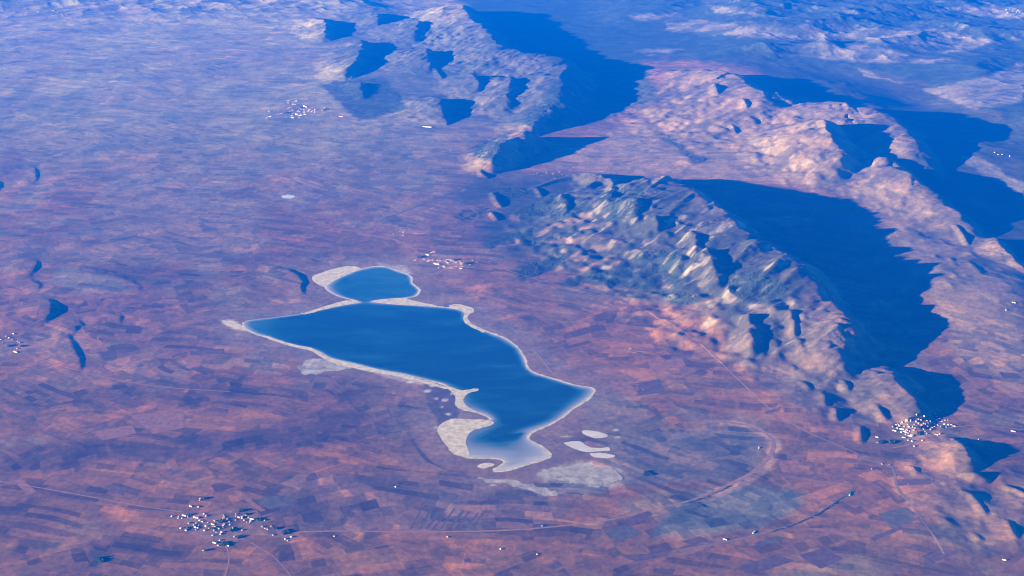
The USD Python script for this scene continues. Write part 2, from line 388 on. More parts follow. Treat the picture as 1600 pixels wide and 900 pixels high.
H[in_lake] = np.minimum(-3.0, H[in_lake] - 3)
U, V = project(X, np.maximum(Y, 2000.0), H)

# ------------------------------------------------------------------ what covers the land (its own colours, plus some painted sun and shade)
wob = lambda s, a, k: a * (noise2(X, Y, s, k, 3) - 0.5)
UW, VW = U + wob(260, 26, 21), V + wob(260, 13, 22)
SOIL, RED, DARK, SCRUB, FOREST_SHADE, TAN_, PALE, ROCK, SAND, GREY = (np.array(c) for c in (
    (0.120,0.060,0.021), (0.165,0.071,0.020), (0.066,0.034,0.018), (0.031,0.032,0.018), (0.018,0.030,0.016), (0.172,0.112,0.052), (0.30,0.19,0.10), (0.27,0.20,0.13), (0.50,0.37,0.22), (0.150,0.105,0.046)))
n1, n2, n3 = noise2(X, Y, 1900, 31, 4), noise2(X, Y, 700, 32, 4), noise2(X, Y, 170, 33, 3)
C = SOIL + (RED - SOIL) * sstep(0.42, 0.62, n1)[..., None]
def lay(color, m):
    global C
    C += (color - C) * np.clip(m, 0, 1)[..., None]
lay(GREY, 0.75 * sstep(0.50, 0.62, n2))
lay(DARK, 0.55 * sstep(0.56, 0.66, noise2(X, Y * 2.2, 1100, 34, 4)))
# upper left plain: greyer grassland
lay(np.array((0.215,0.182,0.070)), 0.85 * sstep(360, 110, V) * sstep(900, 600, U))
lay(np.array((0.150,0.105,0.058)), 0.6 * sstep(0.46, 0.56, noise2(X, Y, 1500, 36, 4)) * sstep(760, 560, U) * sstep(640, 520, V))
lay(np.array((0.085,0.078,0.045)), 0.5 * sstep(0.50, 0.62, noise2(X, Y, 900, 35, 4)) * sstep(360, 200, V) * sstep(760, 600, U))

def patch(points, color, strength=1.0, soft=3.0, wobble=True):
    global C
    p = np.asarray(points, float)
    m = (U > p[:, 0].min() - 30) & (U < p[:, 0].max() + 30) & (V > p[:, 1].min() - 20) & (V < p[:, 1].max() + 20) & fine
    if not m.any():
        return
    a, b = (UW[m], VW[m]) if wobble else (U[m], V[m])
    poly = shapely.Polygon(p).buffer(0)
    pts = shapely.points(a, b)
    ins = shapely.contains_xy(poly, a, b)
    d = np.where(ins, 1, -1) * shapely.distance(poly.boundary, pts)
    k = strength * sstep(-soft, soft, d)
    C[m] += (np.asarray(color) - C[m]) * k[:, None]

MOUNTAIN = [(700,300),(760,268),(900,272),(1046,277),(1130,330),(1250,400),(1275,445),(1262,470),(1320,490),(1305,555),(1210,565),(1150,560),(1120,470),(1010,470),(940,440),(880,430),(800,400),(720,350)]
RIGHT_HILLS = [(1040,110),(1150,110),(1230,147),(1360,165),(1450,240),(1430,282),(1520,350),(1600,410),(1600,620),(1500,560),(1440,430),(1380,340),(1290,290),(1100,282),(960,275),(850,258),(940,215),(1040,165)]
patch(MOUNTAIN, SCRUB, 0.95, 20)
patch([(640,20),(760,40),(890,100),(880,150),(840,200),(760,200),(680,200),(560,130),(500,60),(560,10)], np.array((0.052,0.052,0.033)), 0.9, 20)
patch(RIGHT_HILLS, TAN_, 0.8, 14)
patch([(0,240),(20,226),(38,262),(36,283),(0,280)], DARK, 0.6, 4)
for k in range(6):
    patch([(74 + 3 * k, 326 - 4.4 * k), (74 + 3 * k, 323.4 - 4.4 * k), (146 + k, 323.4 - 4.4 * k), (144 + k, 326 - 4.4 * k)], DARK, 0.6, 1.2)
patch([(1180,470),(1310,480),(1320,560),(1410,580),(1430,640),(1340,670),(1250,640),(1190,600),(1120,560)], np.array((0.115,0.075,0.042)), 0.85, 12)
patch([(1430,690),(1500,690),(1540,725),(1480,765),(1400,740)], np.array((0.20,0.105,0.048)), 0.8, 14)
patch([(1400,765),(1500,770),(1600,760),(1620,850),(1540,850),(1440,800)], np.array((0.19,0.105,0.046)), 0.75, 14)
# forest and painted ridge shadow in the far valleys and on the slopes above
patch([(900,0),(1000,85),(1030,155),(940,190),(850,198),(885,105),(770,60),(725,0)], FOREST_SHADE, 0.85, 5)  # dark tone also paints the far end of the ridge's cast shadow
patch([(1060,90),(1180,110),(1240,150),(1360,165),(1440,230),(1420,265),(1520,350),(1640,430),(1640,215),(1560,180),(1490,160),(1440,130),(1320,100),(1180,90)], FOREST_SHADE, 0.85, 6)  # forest tone that also paints in the plateau edge's shadow
patch([(700,-10),(1640,-10),(1640,230),(1560,180),(1490,160),(1440,130),(1320,105),(1180,95),(1060,92),(990,95),(960,160),(860,195),(850,140),(890,110),(860,84),(770,60),(730,10)], FOREST_SHADE, 0.97, 8)
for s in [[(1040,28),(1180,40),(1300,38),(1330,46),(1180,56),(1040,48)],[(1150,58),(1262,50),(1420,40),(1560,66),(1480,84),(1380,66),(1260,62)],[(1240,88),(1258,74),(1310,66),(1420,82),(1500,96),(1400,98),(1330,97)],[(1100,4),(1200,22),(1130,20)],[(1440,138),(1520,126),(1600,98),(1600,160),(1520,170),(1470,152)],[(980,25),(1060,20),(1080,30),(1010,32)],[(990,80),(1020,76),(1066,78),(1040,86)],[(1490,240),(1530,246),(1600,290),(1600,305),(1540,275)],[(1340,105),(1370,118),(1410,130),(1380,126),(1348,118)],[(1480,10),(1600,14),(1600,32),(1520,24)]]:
    patch(s, np.array((0.19,0.145,0.085)), 0.7, 3)  # pale tone painted where the ridge tops catch the sun
lay(FOREST_SHADE, 0.75 * sstep(0.52, 0.60, noise2(X, Y * 1.7, 700, 38, 4)) * sstep(920, 1000, U) * sstep(110, 90, V) * fine)
# scrub and woodland belts on the mountain's foot
SCRUBS = [[(1030,213),(1050,216),(1072,232),(1066,238),(1048,226)],[(1062,237),(1082,238),(1106,250),(1086,256)],[(700,335),(760,318),(770,335),(720,350)],[(790,330),(890,300),(930,322),(880,345),(810,345)],[(755,380),(830,355),(860,360),(800,385),(760,392)],[(830,372),(880,362),(930,352),(880,376),(830,386)],
          [(800,420),(880,395),(900,405),(850,425),(810,440)],[(900,430),(960,418),(1040,420),(1060,440),(1000,455),(930,445)],[(870,440),(900,432),(920,440),(880,452)],[(990,395),(1060,385),(1080,440),(1050,455),(990,425)],
          [(1020,455),(1070,455),(1100,470),(1060,480)],[(950,450),(1010,462),(1000,470)],[(930,300),(1010,290),(1000,345),(950,345)],[(760,300),(800,290),(830,300),(800,320)],[(1130,430),(1180,420),(1240,450),(1200,480),(1150,470)],
          [(745,225),(800,205),(770,250),(735,245)],[(820,170),(865,150),(850,195),(800,190)],[(500,130),(600,120),(640,170),(560,190)]]
for s in SCRUBS:
    patch(s, np.array((0.024,0.036,0.020)), 0.9, 4)
STRIPS = [[(831,366),(917,332),(925,340),(842,370)],[(889,363),(926,347),(932,353),(900,364)],[(857,377),(961,364),(964,371),(871,382)],[(883,402),(929,382),(961,385),(886,410)],[(900,419),(961,397),(964,402),(909,425)],[(952,413),(972,406),(967,416),(955,418)],
          [(958,373),(978,377),(975,381),(960,379)],[(712,293),(727,295),(724,301)],[(753,332),(776,324),(779,327),(758,340)],[(790,341),(810,328),(813,350),(796,347)],[(745,392),(800,372),(820,376),(760,400)],[(1030,440),(1050,446),(1046,452),(1034,450)],[(1024,428),(1040,436),(1044,440),(1030,436)]]
for s in STRIPS:
    patch(s, np.array((0.155,0.088,0.046)), 0.85, 1.8)
# purple-brown ploughed belts and orange belts on the near plain
for s, c, k in [([(0,700),(130,690),(360,672),(500,650),(640,640),(600,690),(350,715),(180,725),(0,745)], DARK, 0.8), ([(180,590),(420,575),(640,600),(690,650),(560,690),(420,640),(240,640)], DARK, 0.45),
                ([(0,820),(110,830),(180,850),(170,900),(0,900)], RED, 0.6), ([(500,830),(900,832),(1000,812),(1160,760),(1330,780),(1400,850),(1200,900),(450,900)], RED, 0.7), ([(940,560),(1160,600),(1220,640),(1100,640),(960,600)], RED, 0.6),
                ([(760,440),(1000,470),(1110,500),(1180,600),(1000,590),(900,540)], RED, 0.45), ([(560,340),(650,370),(780,460),(830,540),(800,520),(700,440)], np.array((0.25,0.105,0.045)), 0.5),
                ([(600,380),(690,330),(760,310),(790,330),(700,380)], RED, 0.5), ([(930,690),(1190,660),(1215,690),(1140,750),(960,760)], np.array((0.105,0.086,0.056)), 0.75), ([(1070,776),(1110,762),(1180,756),(1240,764),(1262,778),(1245,800),(1180,826),(1110,838),(1010,840),(1040,800)], np.array((0.088,0.088,0.058)), 0.9),
                ([(440,740),(760,745),(900,780),(860,825),(480,830),(400,800)], np.array((0.115,0.072,0.05)), 0.6), ([(380,780),(540,790),(480,830)], DARK, 0.4), ([(0,430),(130,425),(330,470),(420,560),(200,600),(0,560)], np.array((0.17,0.075,0.04)), 0.4),
                ([(92,415),(190,432),(200,455),(120,460),(85,445)], np.array((0.125,0.10,0.06)), 0.8), ([(140,845),(180,870),(150,890)], SCRUB, 0.8)]:
    patch(s, c, k, 9)
for s in [[(1080,780),(1146,752),(1178,733),(1198,711),(1203,692),(1188,677),(1150,664),(1100,660),(1100,655),(1160,658),(1196,668),(1220,687),(1217,716),(1190,742),(1155,764),(1090,788)]]:
    patch(s, np.array((0.290,0.160,0.075)), 0.95, 3.5)
# trodden ground of the villages
for u, v, a, b in [(1435,665,48,20),(352,822,62,26),(428,832,24,10),(696,411,34,12),(468,172,34,10),(20,536,24,9),(622,364,12,4)]:
    t = np.linspace(0, 2 * np.pi, 20)[:-1]
    patch(np.c_[u + a * np.cos(t), v + b * np.sin(t)], np.array((0.20,0.115,0.065)), 0.55, 6)
# damp flats and salt round the lake
lay(np.array((0.17,0.115,0.075)), 0.55 * sstep(700, 60, near_lake) * (0.4 + n2))
for s, c, k, w in [([(853,736),(880,730),(919,724),(931,733),(946,736),(965,746),(943,758),(909,756),(875,748)], (0.43,0.35,0.21), 0.95, 4), ([(840,742),(900,722),(960,730),(985,748),(950,768),(900,772),(850,756)], (0.26,0.20,0.12), 0.75, 8), ([(752,749),(806,753),(843,765),(884,770),(853,773),(833,768),(806,757),(757,753)], (0.44,0.35,0.21), 0.95, 2),
                   ([(858,752),(884,756),(878,760),(862,758)], (0.07,0.05,0.04), 0.8, 2), ([(470,575),(476,565),(487,560),(508,563),(521,568),(503,578),(487,586),(471,584)], (0.34,0.25,0.16), 0.8, 3), ([(540,566),(600,582),(680,600),(690,606),(640,600),(560,578)], (0.34,0.25,0.16), 0.8, 2),
                   ([(660,600),(715,608),(722,632),(712,652),(695,662),(684,668),(676,640)], (0.045,0.038,0.035), 0.75, 3), ([(345,500),(378,508),(392,518),(370,514),(352,506)], SAND, 0.9, 1.5), ([(590,412),(640,418),(645,428),(612,424)], (0.34,0.27,0.18), 0.8, 2), ([(366,490),(420,486),(440,494),(385,500)], (0.10,0.10,0.08), 0.6, 4),
                   ([(440,535),(500,550),(480,568),(460,556)], (0.13,0.095,0.07), 0.7, 3), ([(730,488),(830,560),(920,600),(870,560),(790,500),(745,480)], (0.15,0.10,0.07), 0.6, 5)]:
    patch(s, c, k, w)
for (u, v, a, b) in [(668,611,6,2.5),(695,625,5,2.5),(682,623,3,2),(700,647,4,2.2),(681,668,3,1.5),(690,636,2,1.5),(676,603,5,1.6),(706,615,3,2),(490,572,7,2),(530,573,8,2),(642,597,7,2),(962,672,5,1.6),(964,683,6,1.2),(885,682,10,0.9),(770,758,6,1),(497,583,6,1.6)]:
    t = np.linspace(0, 2 * np.pi, 14)[:-1]
    patch(np.c_[u + a * np.cos(t), v + b * np.sin(t)], (0.42,0.32,0.21), 0.9, 1.0, False)
# rock shows on the steep and the high, scrub in the hollows
gy_, gx_ = np.gradient(H, GY, GX)
slope = np.hypot(gx_, gy_)
lay(ROCK, 0.6 * sstep(0.28, 0.5, slope) * sstep(0.52, 0.64, noise2(0.4 * (0.83 * X + 0.56 * Y), -0.56 * X + 0.83 * Y, 120, 41, 3)) * hilly * rugged)
lay(ROCK * 0.5, 0.16 * sstep(0.54, 0.66, n3) * hilly * rugged)
lay(SCRUB, 0.6 * sstep(0.48, 0.6, noise2(0.4 * (0.83 * X + 0.56 * Y), -0.56 * X + 0.83 * Y, 260, 42, 4)) * hilly)
C *= (1 + 0.5 * (n3 - 0.5))[..., None]
C = np.clip(C, 0.008, 0.6)
farm = np.clip(1 - 1.3 * hilly, 0, 1) * sstep(120, 420, near_lake) * (0.7 + 0.3 * sstep(250, 600, V))

# ------------------------------------------------------------------ materials
def land_material(path):
    """Farmed land: the mesh's own ground cover, broken into parcels by three brick grids of different size and turn, and by clods and tufts."""
    nodes = {
        'col': ('attribute', {'attribute': 'land'}), 'farm': ('attribute', {'attribute': 'farm'}), 'geo': ('geometry', {}),
        'warp': ('noise_texture', {'scale': 0.0007, 'detail': 2.0}), 'warps': ('vector_math', {'math_type': 'scale', 'scale': 520.0}), 'pos': ('vector_math', {'math_type': 'add'}),
        'sel': ('noise_texture', {'scale': 0.0006, 'detail': 3.0}), 's1': ('map_range', {'from_min': 0.485, 'from_max': 0.495}), 's2': ('map_range', {'from_min': 0.555, 'from_max': 0.565}),
        'm1': ('mix_color', {}), 'm2': ('mix_color', {}), 'sep': ('separate_color', {}), 'sepb': ('separate_color', {}),
        'tone': ('rgb_ramp', {'ramp': [(0.0, (0.30, 0.33, 0.42)), (0.2, (0.52, 0.58, 0.68)), (0.35, (0.80, 0.85, 0.9)), (0.55, (1.0, 1.0, 1.0)), (0.75, (1.32, 1.22, 1.1)), (0.9, (1.7, 1.45, 1.2)), (1.0, (2.1, 1.7, 1.3))]}),
        'mul': ('mix_color', {'blend_type': 'multiply', 'use_clamp': False}),
        'fn': ('noise_texture', {'scale': 0.02, 'detail': 5.0, 'roughness': 0.7}), 'fr': ('rgb_ramp', {'ramp': [(0.3, (0.55, 0.58, 0.62)), (0.5, (1, 1, 1)), (0.7, (1.5, 1.43, 1.34))]}),
        'mul2': ('mix_color', {'blend_type': 'multiply', 'fac': 0.85, 'use_clamp': False}),
        'gn': ('noise_texture', {'scale': 0.004, 'detail': 4.0, 'roughness': 0.6}), 'gr': ('rgb_ramp', {'ramp': [(0.36, (0.72, 0.78, 0.84)), (0.5, (1, 1, 1)), (0.64, (1.25, 1.16, 1.10))]}),
        'mul3': ('mix_color', {'blend_type': 'multiply', 'fac': 0.8, 'use_clamp': False}),
        'bn': ('noise_texture', {'scale': 0.03, 'detail': 4.0, 'roughness': 0.65}), 'bump': ('bump', {'strength': 0.6, 'distance': 2.4}),
        'p': ('principled_bsdf', {'roughness': 0.95, 'specular_ior_level': 0.1})}
    links = [('geo.position', 'warp.vector'), ('warp.color', 'warps.vector1'), ('geo.position', 'pos.vector1'), ('warps.vector', 'pos.vector2'), ('geo.position', 'sel.vector'),
             ('sel.fac', 's1.value'), ('sel.fac', 's2.value'), ('s1.result', 'm1.fac'), ('s2.result', 'm2.fac'), ('m1.result', 'm2.a'), ('m2.result', 'sep.color')]
    for k, (turn, w, h, off) in enumerate([(0.20, 270, 74, 0.37), (-0.45, 150, 112, 0.43), (0.62, 230, 60, 0.29)]):
        nodes[f'rot{k}'] = ('mapping', {'rotation': (0, 0, turn), 'location': (137.0 * k, 61.0 * k, 0)})
        nodes[f'rowx{k}'] = ('brick_texture', {'scale': 1.0, 'brick_width': float(w), 'row_height': float(h), 'offset': off, 'offset_frequency': 3, 'squash': 0.62, 'squash_frequency': 4, 'mortar_size': 0.0, 'color1': (0, 0, 0), 'color2': (1, 1, 1), 'mortar': (0.3, 0.3, 0.3)})
        nodes[f'rowy{k}'] = ('brick_texture', {'scale': 1.0, 'brick_width': w * 2.3, 'row_height': h * 2.6, 'offset': 0.31, 'offset_frequency': 2, 'squash': 1.4, 'squash_frequency': 3, 'mortar_size': 0.0, 'color1': (0, 0, 0), 'color2': (1, 1, 1), 'mortar': (0.3, 0.3, 0.3)})
        nodes[f'avg{k}'] = ('mix_color', {'fac': 0.42})
        links += [('pos.vector', f'rot{k}.vector'), (f'rot{k}.vector', f'rowx{k}.vector'), (f'rot{k}.vector', f'rowy{k}.vector'), (f'rowx{k}.color', f'avg{k}.a'), (f'rowy{k}.color', f'avg{k}.b')]
    links += [('avg0.result', 'm1.a'), ('avg1.result', 'm1.b'), ('avg2.result', 'm2.b'), ('sep.r', 'tone.fac'),
              ('farm.fac', 'mul.fac'), ('col.color', 'mul.a'), ('tone.color', 'mul.b'), ('geo.position', 'fn.vector'), ('fn.fac', 'fr.fac'), ('mul.result', 'mul2.a'), ('fr.color', 'mul2.b'),
              ('geo.position', 'gn.vector'), ('gn.fac', 'gr.fac'), ('mul2.result', 'mul3.a'), ('gr.color', 'mul3.b'),
              ('mul3.result', 'p.base_color'), ('geo.position', 'bn.vector'), ('bn.fac', 'bump.height'), ('bump.normal', 'p.normal')]
    del nodes['sepb']
    return usdkit.material(stage, path, nodes, links, surface='p.BSDF')
M_LAND = land_material('/World/Looks/land')

def plain(name, color, rough=0.9, var=0.25, scale=0.03, spec=0.2):
    return usdkit.material(stage, f'/World/Looks/{name}', {
        'geo': ('geometry', {}), 'n': ('noise_texture', {'scale': scale, 'detail': 4.0, 'roughness': 0.6}),
        'r': ('rgb_ramp', {'ramp': [(0.28, tuple(c * (1 - var) for c in color)), (0.72, tuple(min(1, c * (1 + var)) for c in color))]}),
        'p': ('principled_bsdf', {'roughness': rough, 'specular_ior_level': spec})},
        [('geo.position', 'n.vector'), ('n.fac', 'r.fac'), ('r.color', 'p.base_color')], surface='p.BSDF')

# ------------------------------------------------------------------ the land as meshes: plain, mountain and hills cut along the foot of each
fx, fy = np.gradient(H, GX, axis=1), np.gradient(H, GY, axis=0)
NRM = np.stack([-fx, -fy, np.ones_like(H)], -1)
NRM /= np.linalg.norm(NRM, axis=-1, keepdims=True)
PTS = np.stack([X, Y, H], -1).reshape(-1, 3).astype(np.float32)
NRM, COL, FARM = NRM.reshape(-1, 3).astype(np.float32), C.reshape(-1, 3).astype(np.float32), farm.reshape(-1).astype(np.float32)
idx = np.arange(NX * NY).reshape(NY, NX)
QUADS = np.stack([idx[:-1, :-1], idx[:-1, 1:], idx[1:, 1:], idx[1:, :-1]], -1).reshape(-1, 4)
qu, qv = U[:-1, :-1].ravel(), V[:-1, :-1].ravel()
qfine = fine[:-1, :-1].ravel()

def land_mesh(name, quads, label):
    keep, inv = np.unique(quads, return_inverse=True)
    m = UsdGeom.Mesh.Define(stage, numbered(name))
    m.CreatePointsAttr(Vt.Vec3fArray.FromNumpy(PTS[keep]))
    m.CreateFaceVertexCountsAttr(Vt.IntArray.FromNumpy(np.full(len(quads), 4, np.int32)))
    m.CreateFaceVertexIndicesAttr(Vt.IntArray.FromNumpy(inv.reshape(-1).astype(np.int32)))
    m.CreateSubdivisionSchemeAttr('none')
    m.CreateNormalsAttr(Vt.Vec3fArray.FromNumpy(NRM[keep]))
    m.SetNormalsInterpolation('vertex')
    api = UsdGeom.PrimvarsAPI(m)
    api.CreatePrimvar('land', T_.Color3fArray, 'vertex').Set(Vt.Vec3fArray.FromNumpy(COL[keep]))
    api.CreatePrimvar('farm', T_.FloatArray, 'vertex').Set(Vt.FloatArray.FromNumpy(FARM[keep]))
    UsdShade.MaterialBindingAPI.Apply(m.GetPrim()).Bind(M_LAND)
    return data(m.GetPrim(), label, None, None, 'structure')

REGIONS = [
 ('mountain', [(690,300),(760,262),(880,266),(1000,272),(1046,270),(1062,280),(1110,300),(1160,345),(1230,385),(1290,425),(1296,462),(1225,478),(1120,478),(1010,470),(940,450),(880,440),(800,405),(720,350)], 'scrubby rocky mountain ridge right of the lake with a long shadow behind it'),
 ('mountain', [(500,60),(560,10),(600,-12),(735,-12),(770,35),(800,66),(880,76),(905,104),(890,150),(858,192),(760,205),(680,198),(560,150),(500,130)], 'far hazy mountain with shadowed ravines at the upper left of centre'),
 ('hill', [(745,225),(800,198),(840,196),(850,215),(815,245),(775,270),(742,262)], 'dark wooded spur between the two mountains with a pointed shadow'),
 ('hill', [(1120,478),(1225,478),(1312,468),(1335,500),(1325,540),(1300,566),(1200,568),(1150,560)], 'knobbly rocky hill at the near end of the scrubby mountain ridge'),
 ('hill', [(1200,568),(1300,566),(1360,552),(1410,568),(1425,605),(1445,645),(1400,668),(1340,690),(1270,650),(1210,610)], 'low hills with rounded knolls above the right-hand village'),
 ('hill', [(1400,700),(1440,685),(1492,678),(1520,705),(1545,730),(1480,765),(1420,750)], 'tan bare hill just in front of the right-hand village'),
 ('hill', [(1405,770),(1500,742),(1612,738),(1612,850),(1540,850),(1450,825)], 'rocky tan hills in the lower right corner'),
 ('plateau', [(1015,110),(1060,98),(1150,106),(1180,136),(1240,143),(1225,180),(1290,155),(1365,162),(1410,185),(1455,240),(1430,265),(1480,300),(1520,345),(1575,368),(1612,420),(1612,470),(1500,440),(1450,400),(1370,335),(1300,295),(1265,275),(1180,240),(1060,190),(1030,160)], 'tan upland of bare slopes and gullies beyond the long shadow'),
 ('hill_country', [(905,-12),(1612,-12),(1612,330),(1530,335),(1470,250),(1400,170),(1290,150),(1180,120),(1060,92),(985,70)], 'far blue hill country with pale sunlit ridge tops in the upper right'),
]
free = np.ones(len(QUADS), bool)
for name, poly, label in REGIONS:
    g = shapely.Polygon(poly)
    m = free & qfine
    m[m] = shapely.contains_xy(g, qu[m], qv[m])
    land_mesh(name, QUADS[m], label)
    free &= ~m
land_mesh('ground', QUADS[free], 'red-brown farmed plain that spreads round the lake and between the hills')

# ------------------------------------------------------------------ the lake
def sheet(poly, step, z):
    """A flat triangulated sheet over the polygon with inner points every step metres."""
    x0, y0, x1, y1 = poly.bounds
    ring = [np.array(poly.exterior.coords)[:-1]] + [np.array(r.coords)[:-1] for r in poly.interiors]
    gx, gy = np.meshgrid(np.arange(x0, x1, step), np.arange(y0, y1, step))
    gx, gy = gx.ravel(), gy.ravel()
    inner = poly.buffer(-0.4 * step)
    k = shapely.contains_xy(inner, gx, gy)
    pts = np.vstack(ring + [np.c_[gx[k], gy[k]]])
    from scipy.spatial import Delaunay
    tri = Delaunay(pts).simplices
    cen = pts[tri].mean(1)
    tri = tri[shapely.contains_xy(poly, cen[:, 0], cen[:, 1])]
    a = pts[tri]
    area = np.cross(a[:, 1] - a[:, 0], a[:, 2] - a[:, 0])
    tri[area < 0] = tri[area < 0][:, ::-1]
    return pts, tri

lp = shapely.segmentize(lake_poly, 25.0)
pts, tri = sheet(lp, 32.0, 1.0)
deep = shapely.union_all([shapely.Polygon(px(d)).buffer(0) for d in DEEP_PX])
pp = shapely.points(pts[:, 0], pts[:, 1])
dd, ds = shapely.distance(deep, pp), shapely.distance(lake_line, pp)
shallow = np.where(dd <= 0, 0, dd / (dd + ds + 1e-6)) ** 1.8
pu, pv = project(pts[:, 0], pts[:, 1], 1.0)
bay = sstep(655, 672, pv) * sstep(868, 850, pu)
shallow = np.maximum.reduce([shallow ** (1 - 0.55 * bay), 0.16 * sstep(474, 466, pv), 0.3 * sstep(455, 380, pu)])
shallow = np.clip(shallow + 0.10 * (noise2(pts[:, 0], pts[:, 1], 240, 51, 3) - 0.5) * (shallow > 0.02), 0, 1)
lm = usdkit.mesh(stage, numbered('lake'), (np.c_[pts, np.full(len(pts), 0.35)], tri))
UsdGeom.PrimvarsAPI(lm).CreatePrimvar('shallow', T_.FloatArray, 'vertex').Set(Vt.FloatArray.FromNumpy(shallow.astype(np.float32)))
M_LAKE = usdkit.material(stage, '/World/Looks/lake_water', {
    's': ('attribute', {'attribute': 'shallow'}), 'geo': ('geometry', {}), 'st': ('mapping', {'rotation': (0, 0, 0.5), 'scale': (0.0012, 0.0045, 0.0)}), 'n': ('noise_texture', {'scale': 1.0, 'detail': 5.0, 'roughness': 0.6, 'distortion': 0.6}), 'n2': ('map_range', {'from_min': 0.3, 'from_max': 0.7, 'to_min': -0.08, 'to_max': 0.13}),
    'add': ('math', {'math_type': 'add', 'use_clamp': True}),
    'r': ('rgb_ramp', {'ramp': [(0.0, (0.005, 0.026, 0.026)), (0.08, (0.008, 0.044, 0.040)), (0.16, (0.014, 0.066, 0.056)), (0.3, (0.03, 0.085, 0.08)), (0.6, (0.14, 0.15, 0.12)), (0.85, (0.24, 0.23, 0.17)), (1.0, (0.40, 0.33, 0.20))]}),
    'wn': ('noise_texture', {'scale': 0.05, 'detail': 2.0}), 'b': ('bump', {'strength': 0.12, 'distance': 1.0}),
    'p': ('principled_bsdf', {'roughness': 0.28, 'ior': 1.33})},
    [('geo.position', 'st.vector'), ('st.vector', 'n.vector'), ('n.fac', 'n2.value'), ('s.fac', 'add.value1'), ('n2.result', 'add.value2'), ('add.value', 'r.fac'), ('r.color', 'p.base_color'), ('geo.position', 'wn.vector'), ('wn.fac', 'b.height'), ('b.normal', 'p.normal')], surface='p.BSDF')
UsdShade.MaterialBindingAPI.Apply(lm.GetPrim()).Bind(M_LAKE)
data(lm.GetPrim(), 'deep blue lake of two linked basins with pale shallows in its near bay', None, None, 'structure')

# ------------------------------------------------------------------ sand and salt by the water
M_SAND = plain('sand', (0.46, 0.36, 0.18), 0.9, 0.36, 0.02)
M_SALT = plain('salt_crust', (0.46, 0.39, 0.25), 0.85, 0.12, 0.01)

def flat(name, poly, z, mat, label, step=40.0):
    parts = [g for g in getattr(poly, 'geoms', [poly]) if g.area > 300]
    vs, fs, n = [], [], 0
    for g in parts:
        p_, t_ = sheet(shapely.segmentize(g, step), step, z)
        vs.append(np.c_[p_, np.full(len(p_), z)])
        fs.append(t_ + n)
        n += len(p_)
    m = usdkit.mesh(stage, numbered(name), (np.vstack(vs), np.vstack(fs)), mat)
    return data(m.GetPrim(), label, None, None, 'structure')

def ragged(poly, amount, seed, step=12.0):
    g = shapely.segmentize(poly, step)
    g = g if g.geom_type == 'Polygon' else max(g.geoms, key=lambda k: k.area)
    q = np.array(g.exterior.coords)[:-1]
    q = q + amount * np.c_[noise2(q[:, 0], q[:, 1], 60, seed, 3) - 0.5, noise2(q[:, 0], q[:, 1], 60, seed + 1, 3) - 0.5] * 2
    return shapely.Polygon(q).buffer(0)

SANDS = [([(486,432),(500,427),(520,420),(545,415),(558,417),(566,420),(548,427),(529,435),(514,443),(508,449),(498,446),(490,440)], 'broad pale sand spit at the upper left of the small basin'),
         ([(470,492),(490,484),(515,476),(540,469),(562,470),(562,473.5),(539,476.5),(511,482.5),(485,490)], 'pale sand bar on the left of the narrows between the basins'),
         ([(581,470),(602,467),(634,465),(640,468),(681,477.5),(700,480),(629,477),(581,472.5)], 'thin sand bar on the right of the narrows between the basins'),
         ([(345,501),(352,501),(365,503),(378,508),(392,517),(372,514),(354,507)], 'small pale sand tip at the far left end of the lake'),
         ([(698,479),(712,474.5),(726,477),(742,482),(740,488),(732,492),(730,498),(736,505),(748,512),(758,517),(756,521),(738,512),(726,505),(723,497),(729,488),(712,482)], 'sandy corner on the upper right shore of the lake'),
         ([(403,523),(421,526),(437,532),(466,540),(487,543),(499,550),(512,559),(560,570),(629,586),(669,595),(700,606),(697,609),(660,598),(620,588),(585,582),(545,574),(515,566),(494,553),(484,547),(460,543),(430,534)], 'long narrow sand beach on the near left shore of the lake'),
         ([(694,602),(708,606),(722,611),(746,606),(749,611),(732,614),(724,621),(725,632),(742,643),(760,649),(773,657),(768,655),(738,641),(711,633),(713,621),(705,612)], 'curved sand beach above the near bay of the lake'),
         ([(684,672),(690,663),(700,657),(715,654),(740,656),(771,658),(772,663),(755,668),(738,672),(728,684),(730,700),(735,712),(728,716),(714,711),(704,705),(697,694)], 'broad sand flat on the left side of the near bay'),
         ([(743,729),(757,722),(777,725.5),(762,731),(748,732)], 'little sand inlet at the bottom of the near bay')]
water = lake_poly
rim = shapely.difference(ragged(lake_poly.buffer(17), 20, 66), lake_poly)
rim = shapely.difference(rim, shapely.Polygon(px([(372,470),(470,470),(470,494),(430,500),(392,504),(372,504)])))
flat('beach', rim, 0.2, M_SAND, 'thin pale beach line all round the lake', 60.0)
for k, (p_, label) in enumerate(SANDS):
    g = ragged(shapely.Polygon(smooth_line(px(p_), 2, True)).buffer(0), 14, 70 + k)
    flat('sand_flat', g, 0.5 + 0.06 * k, M_SAND, label)
for k, (p_, label) in enumerate([([(906,675),(914,671),(933,674),(953,680),(941,685),(926,685)], 'pale dry salt pond, farthest of the three right of the near bay'),
                                 ([(879,693),(889,690),(905,689),(911,692),(916,697),(933,701),(950,698),(955,704),(943,704),(930,706),(916,707),(897,701)], 'largest pale salt pond in the middle of the three right of the near bay'),
                                 ([(919,709),(930,707),(945,708),(965,712),(953,716),(931,716)], 'pale salt pond, nearest of the three right of the near bay')]):
    flat('salt_pond', ragged(shapely.Polygon(smooth_line(px(p_), 2, True)).buffer(0), 14, 90 + k), 0.3 + 0.05 * k, M_SALT, label)

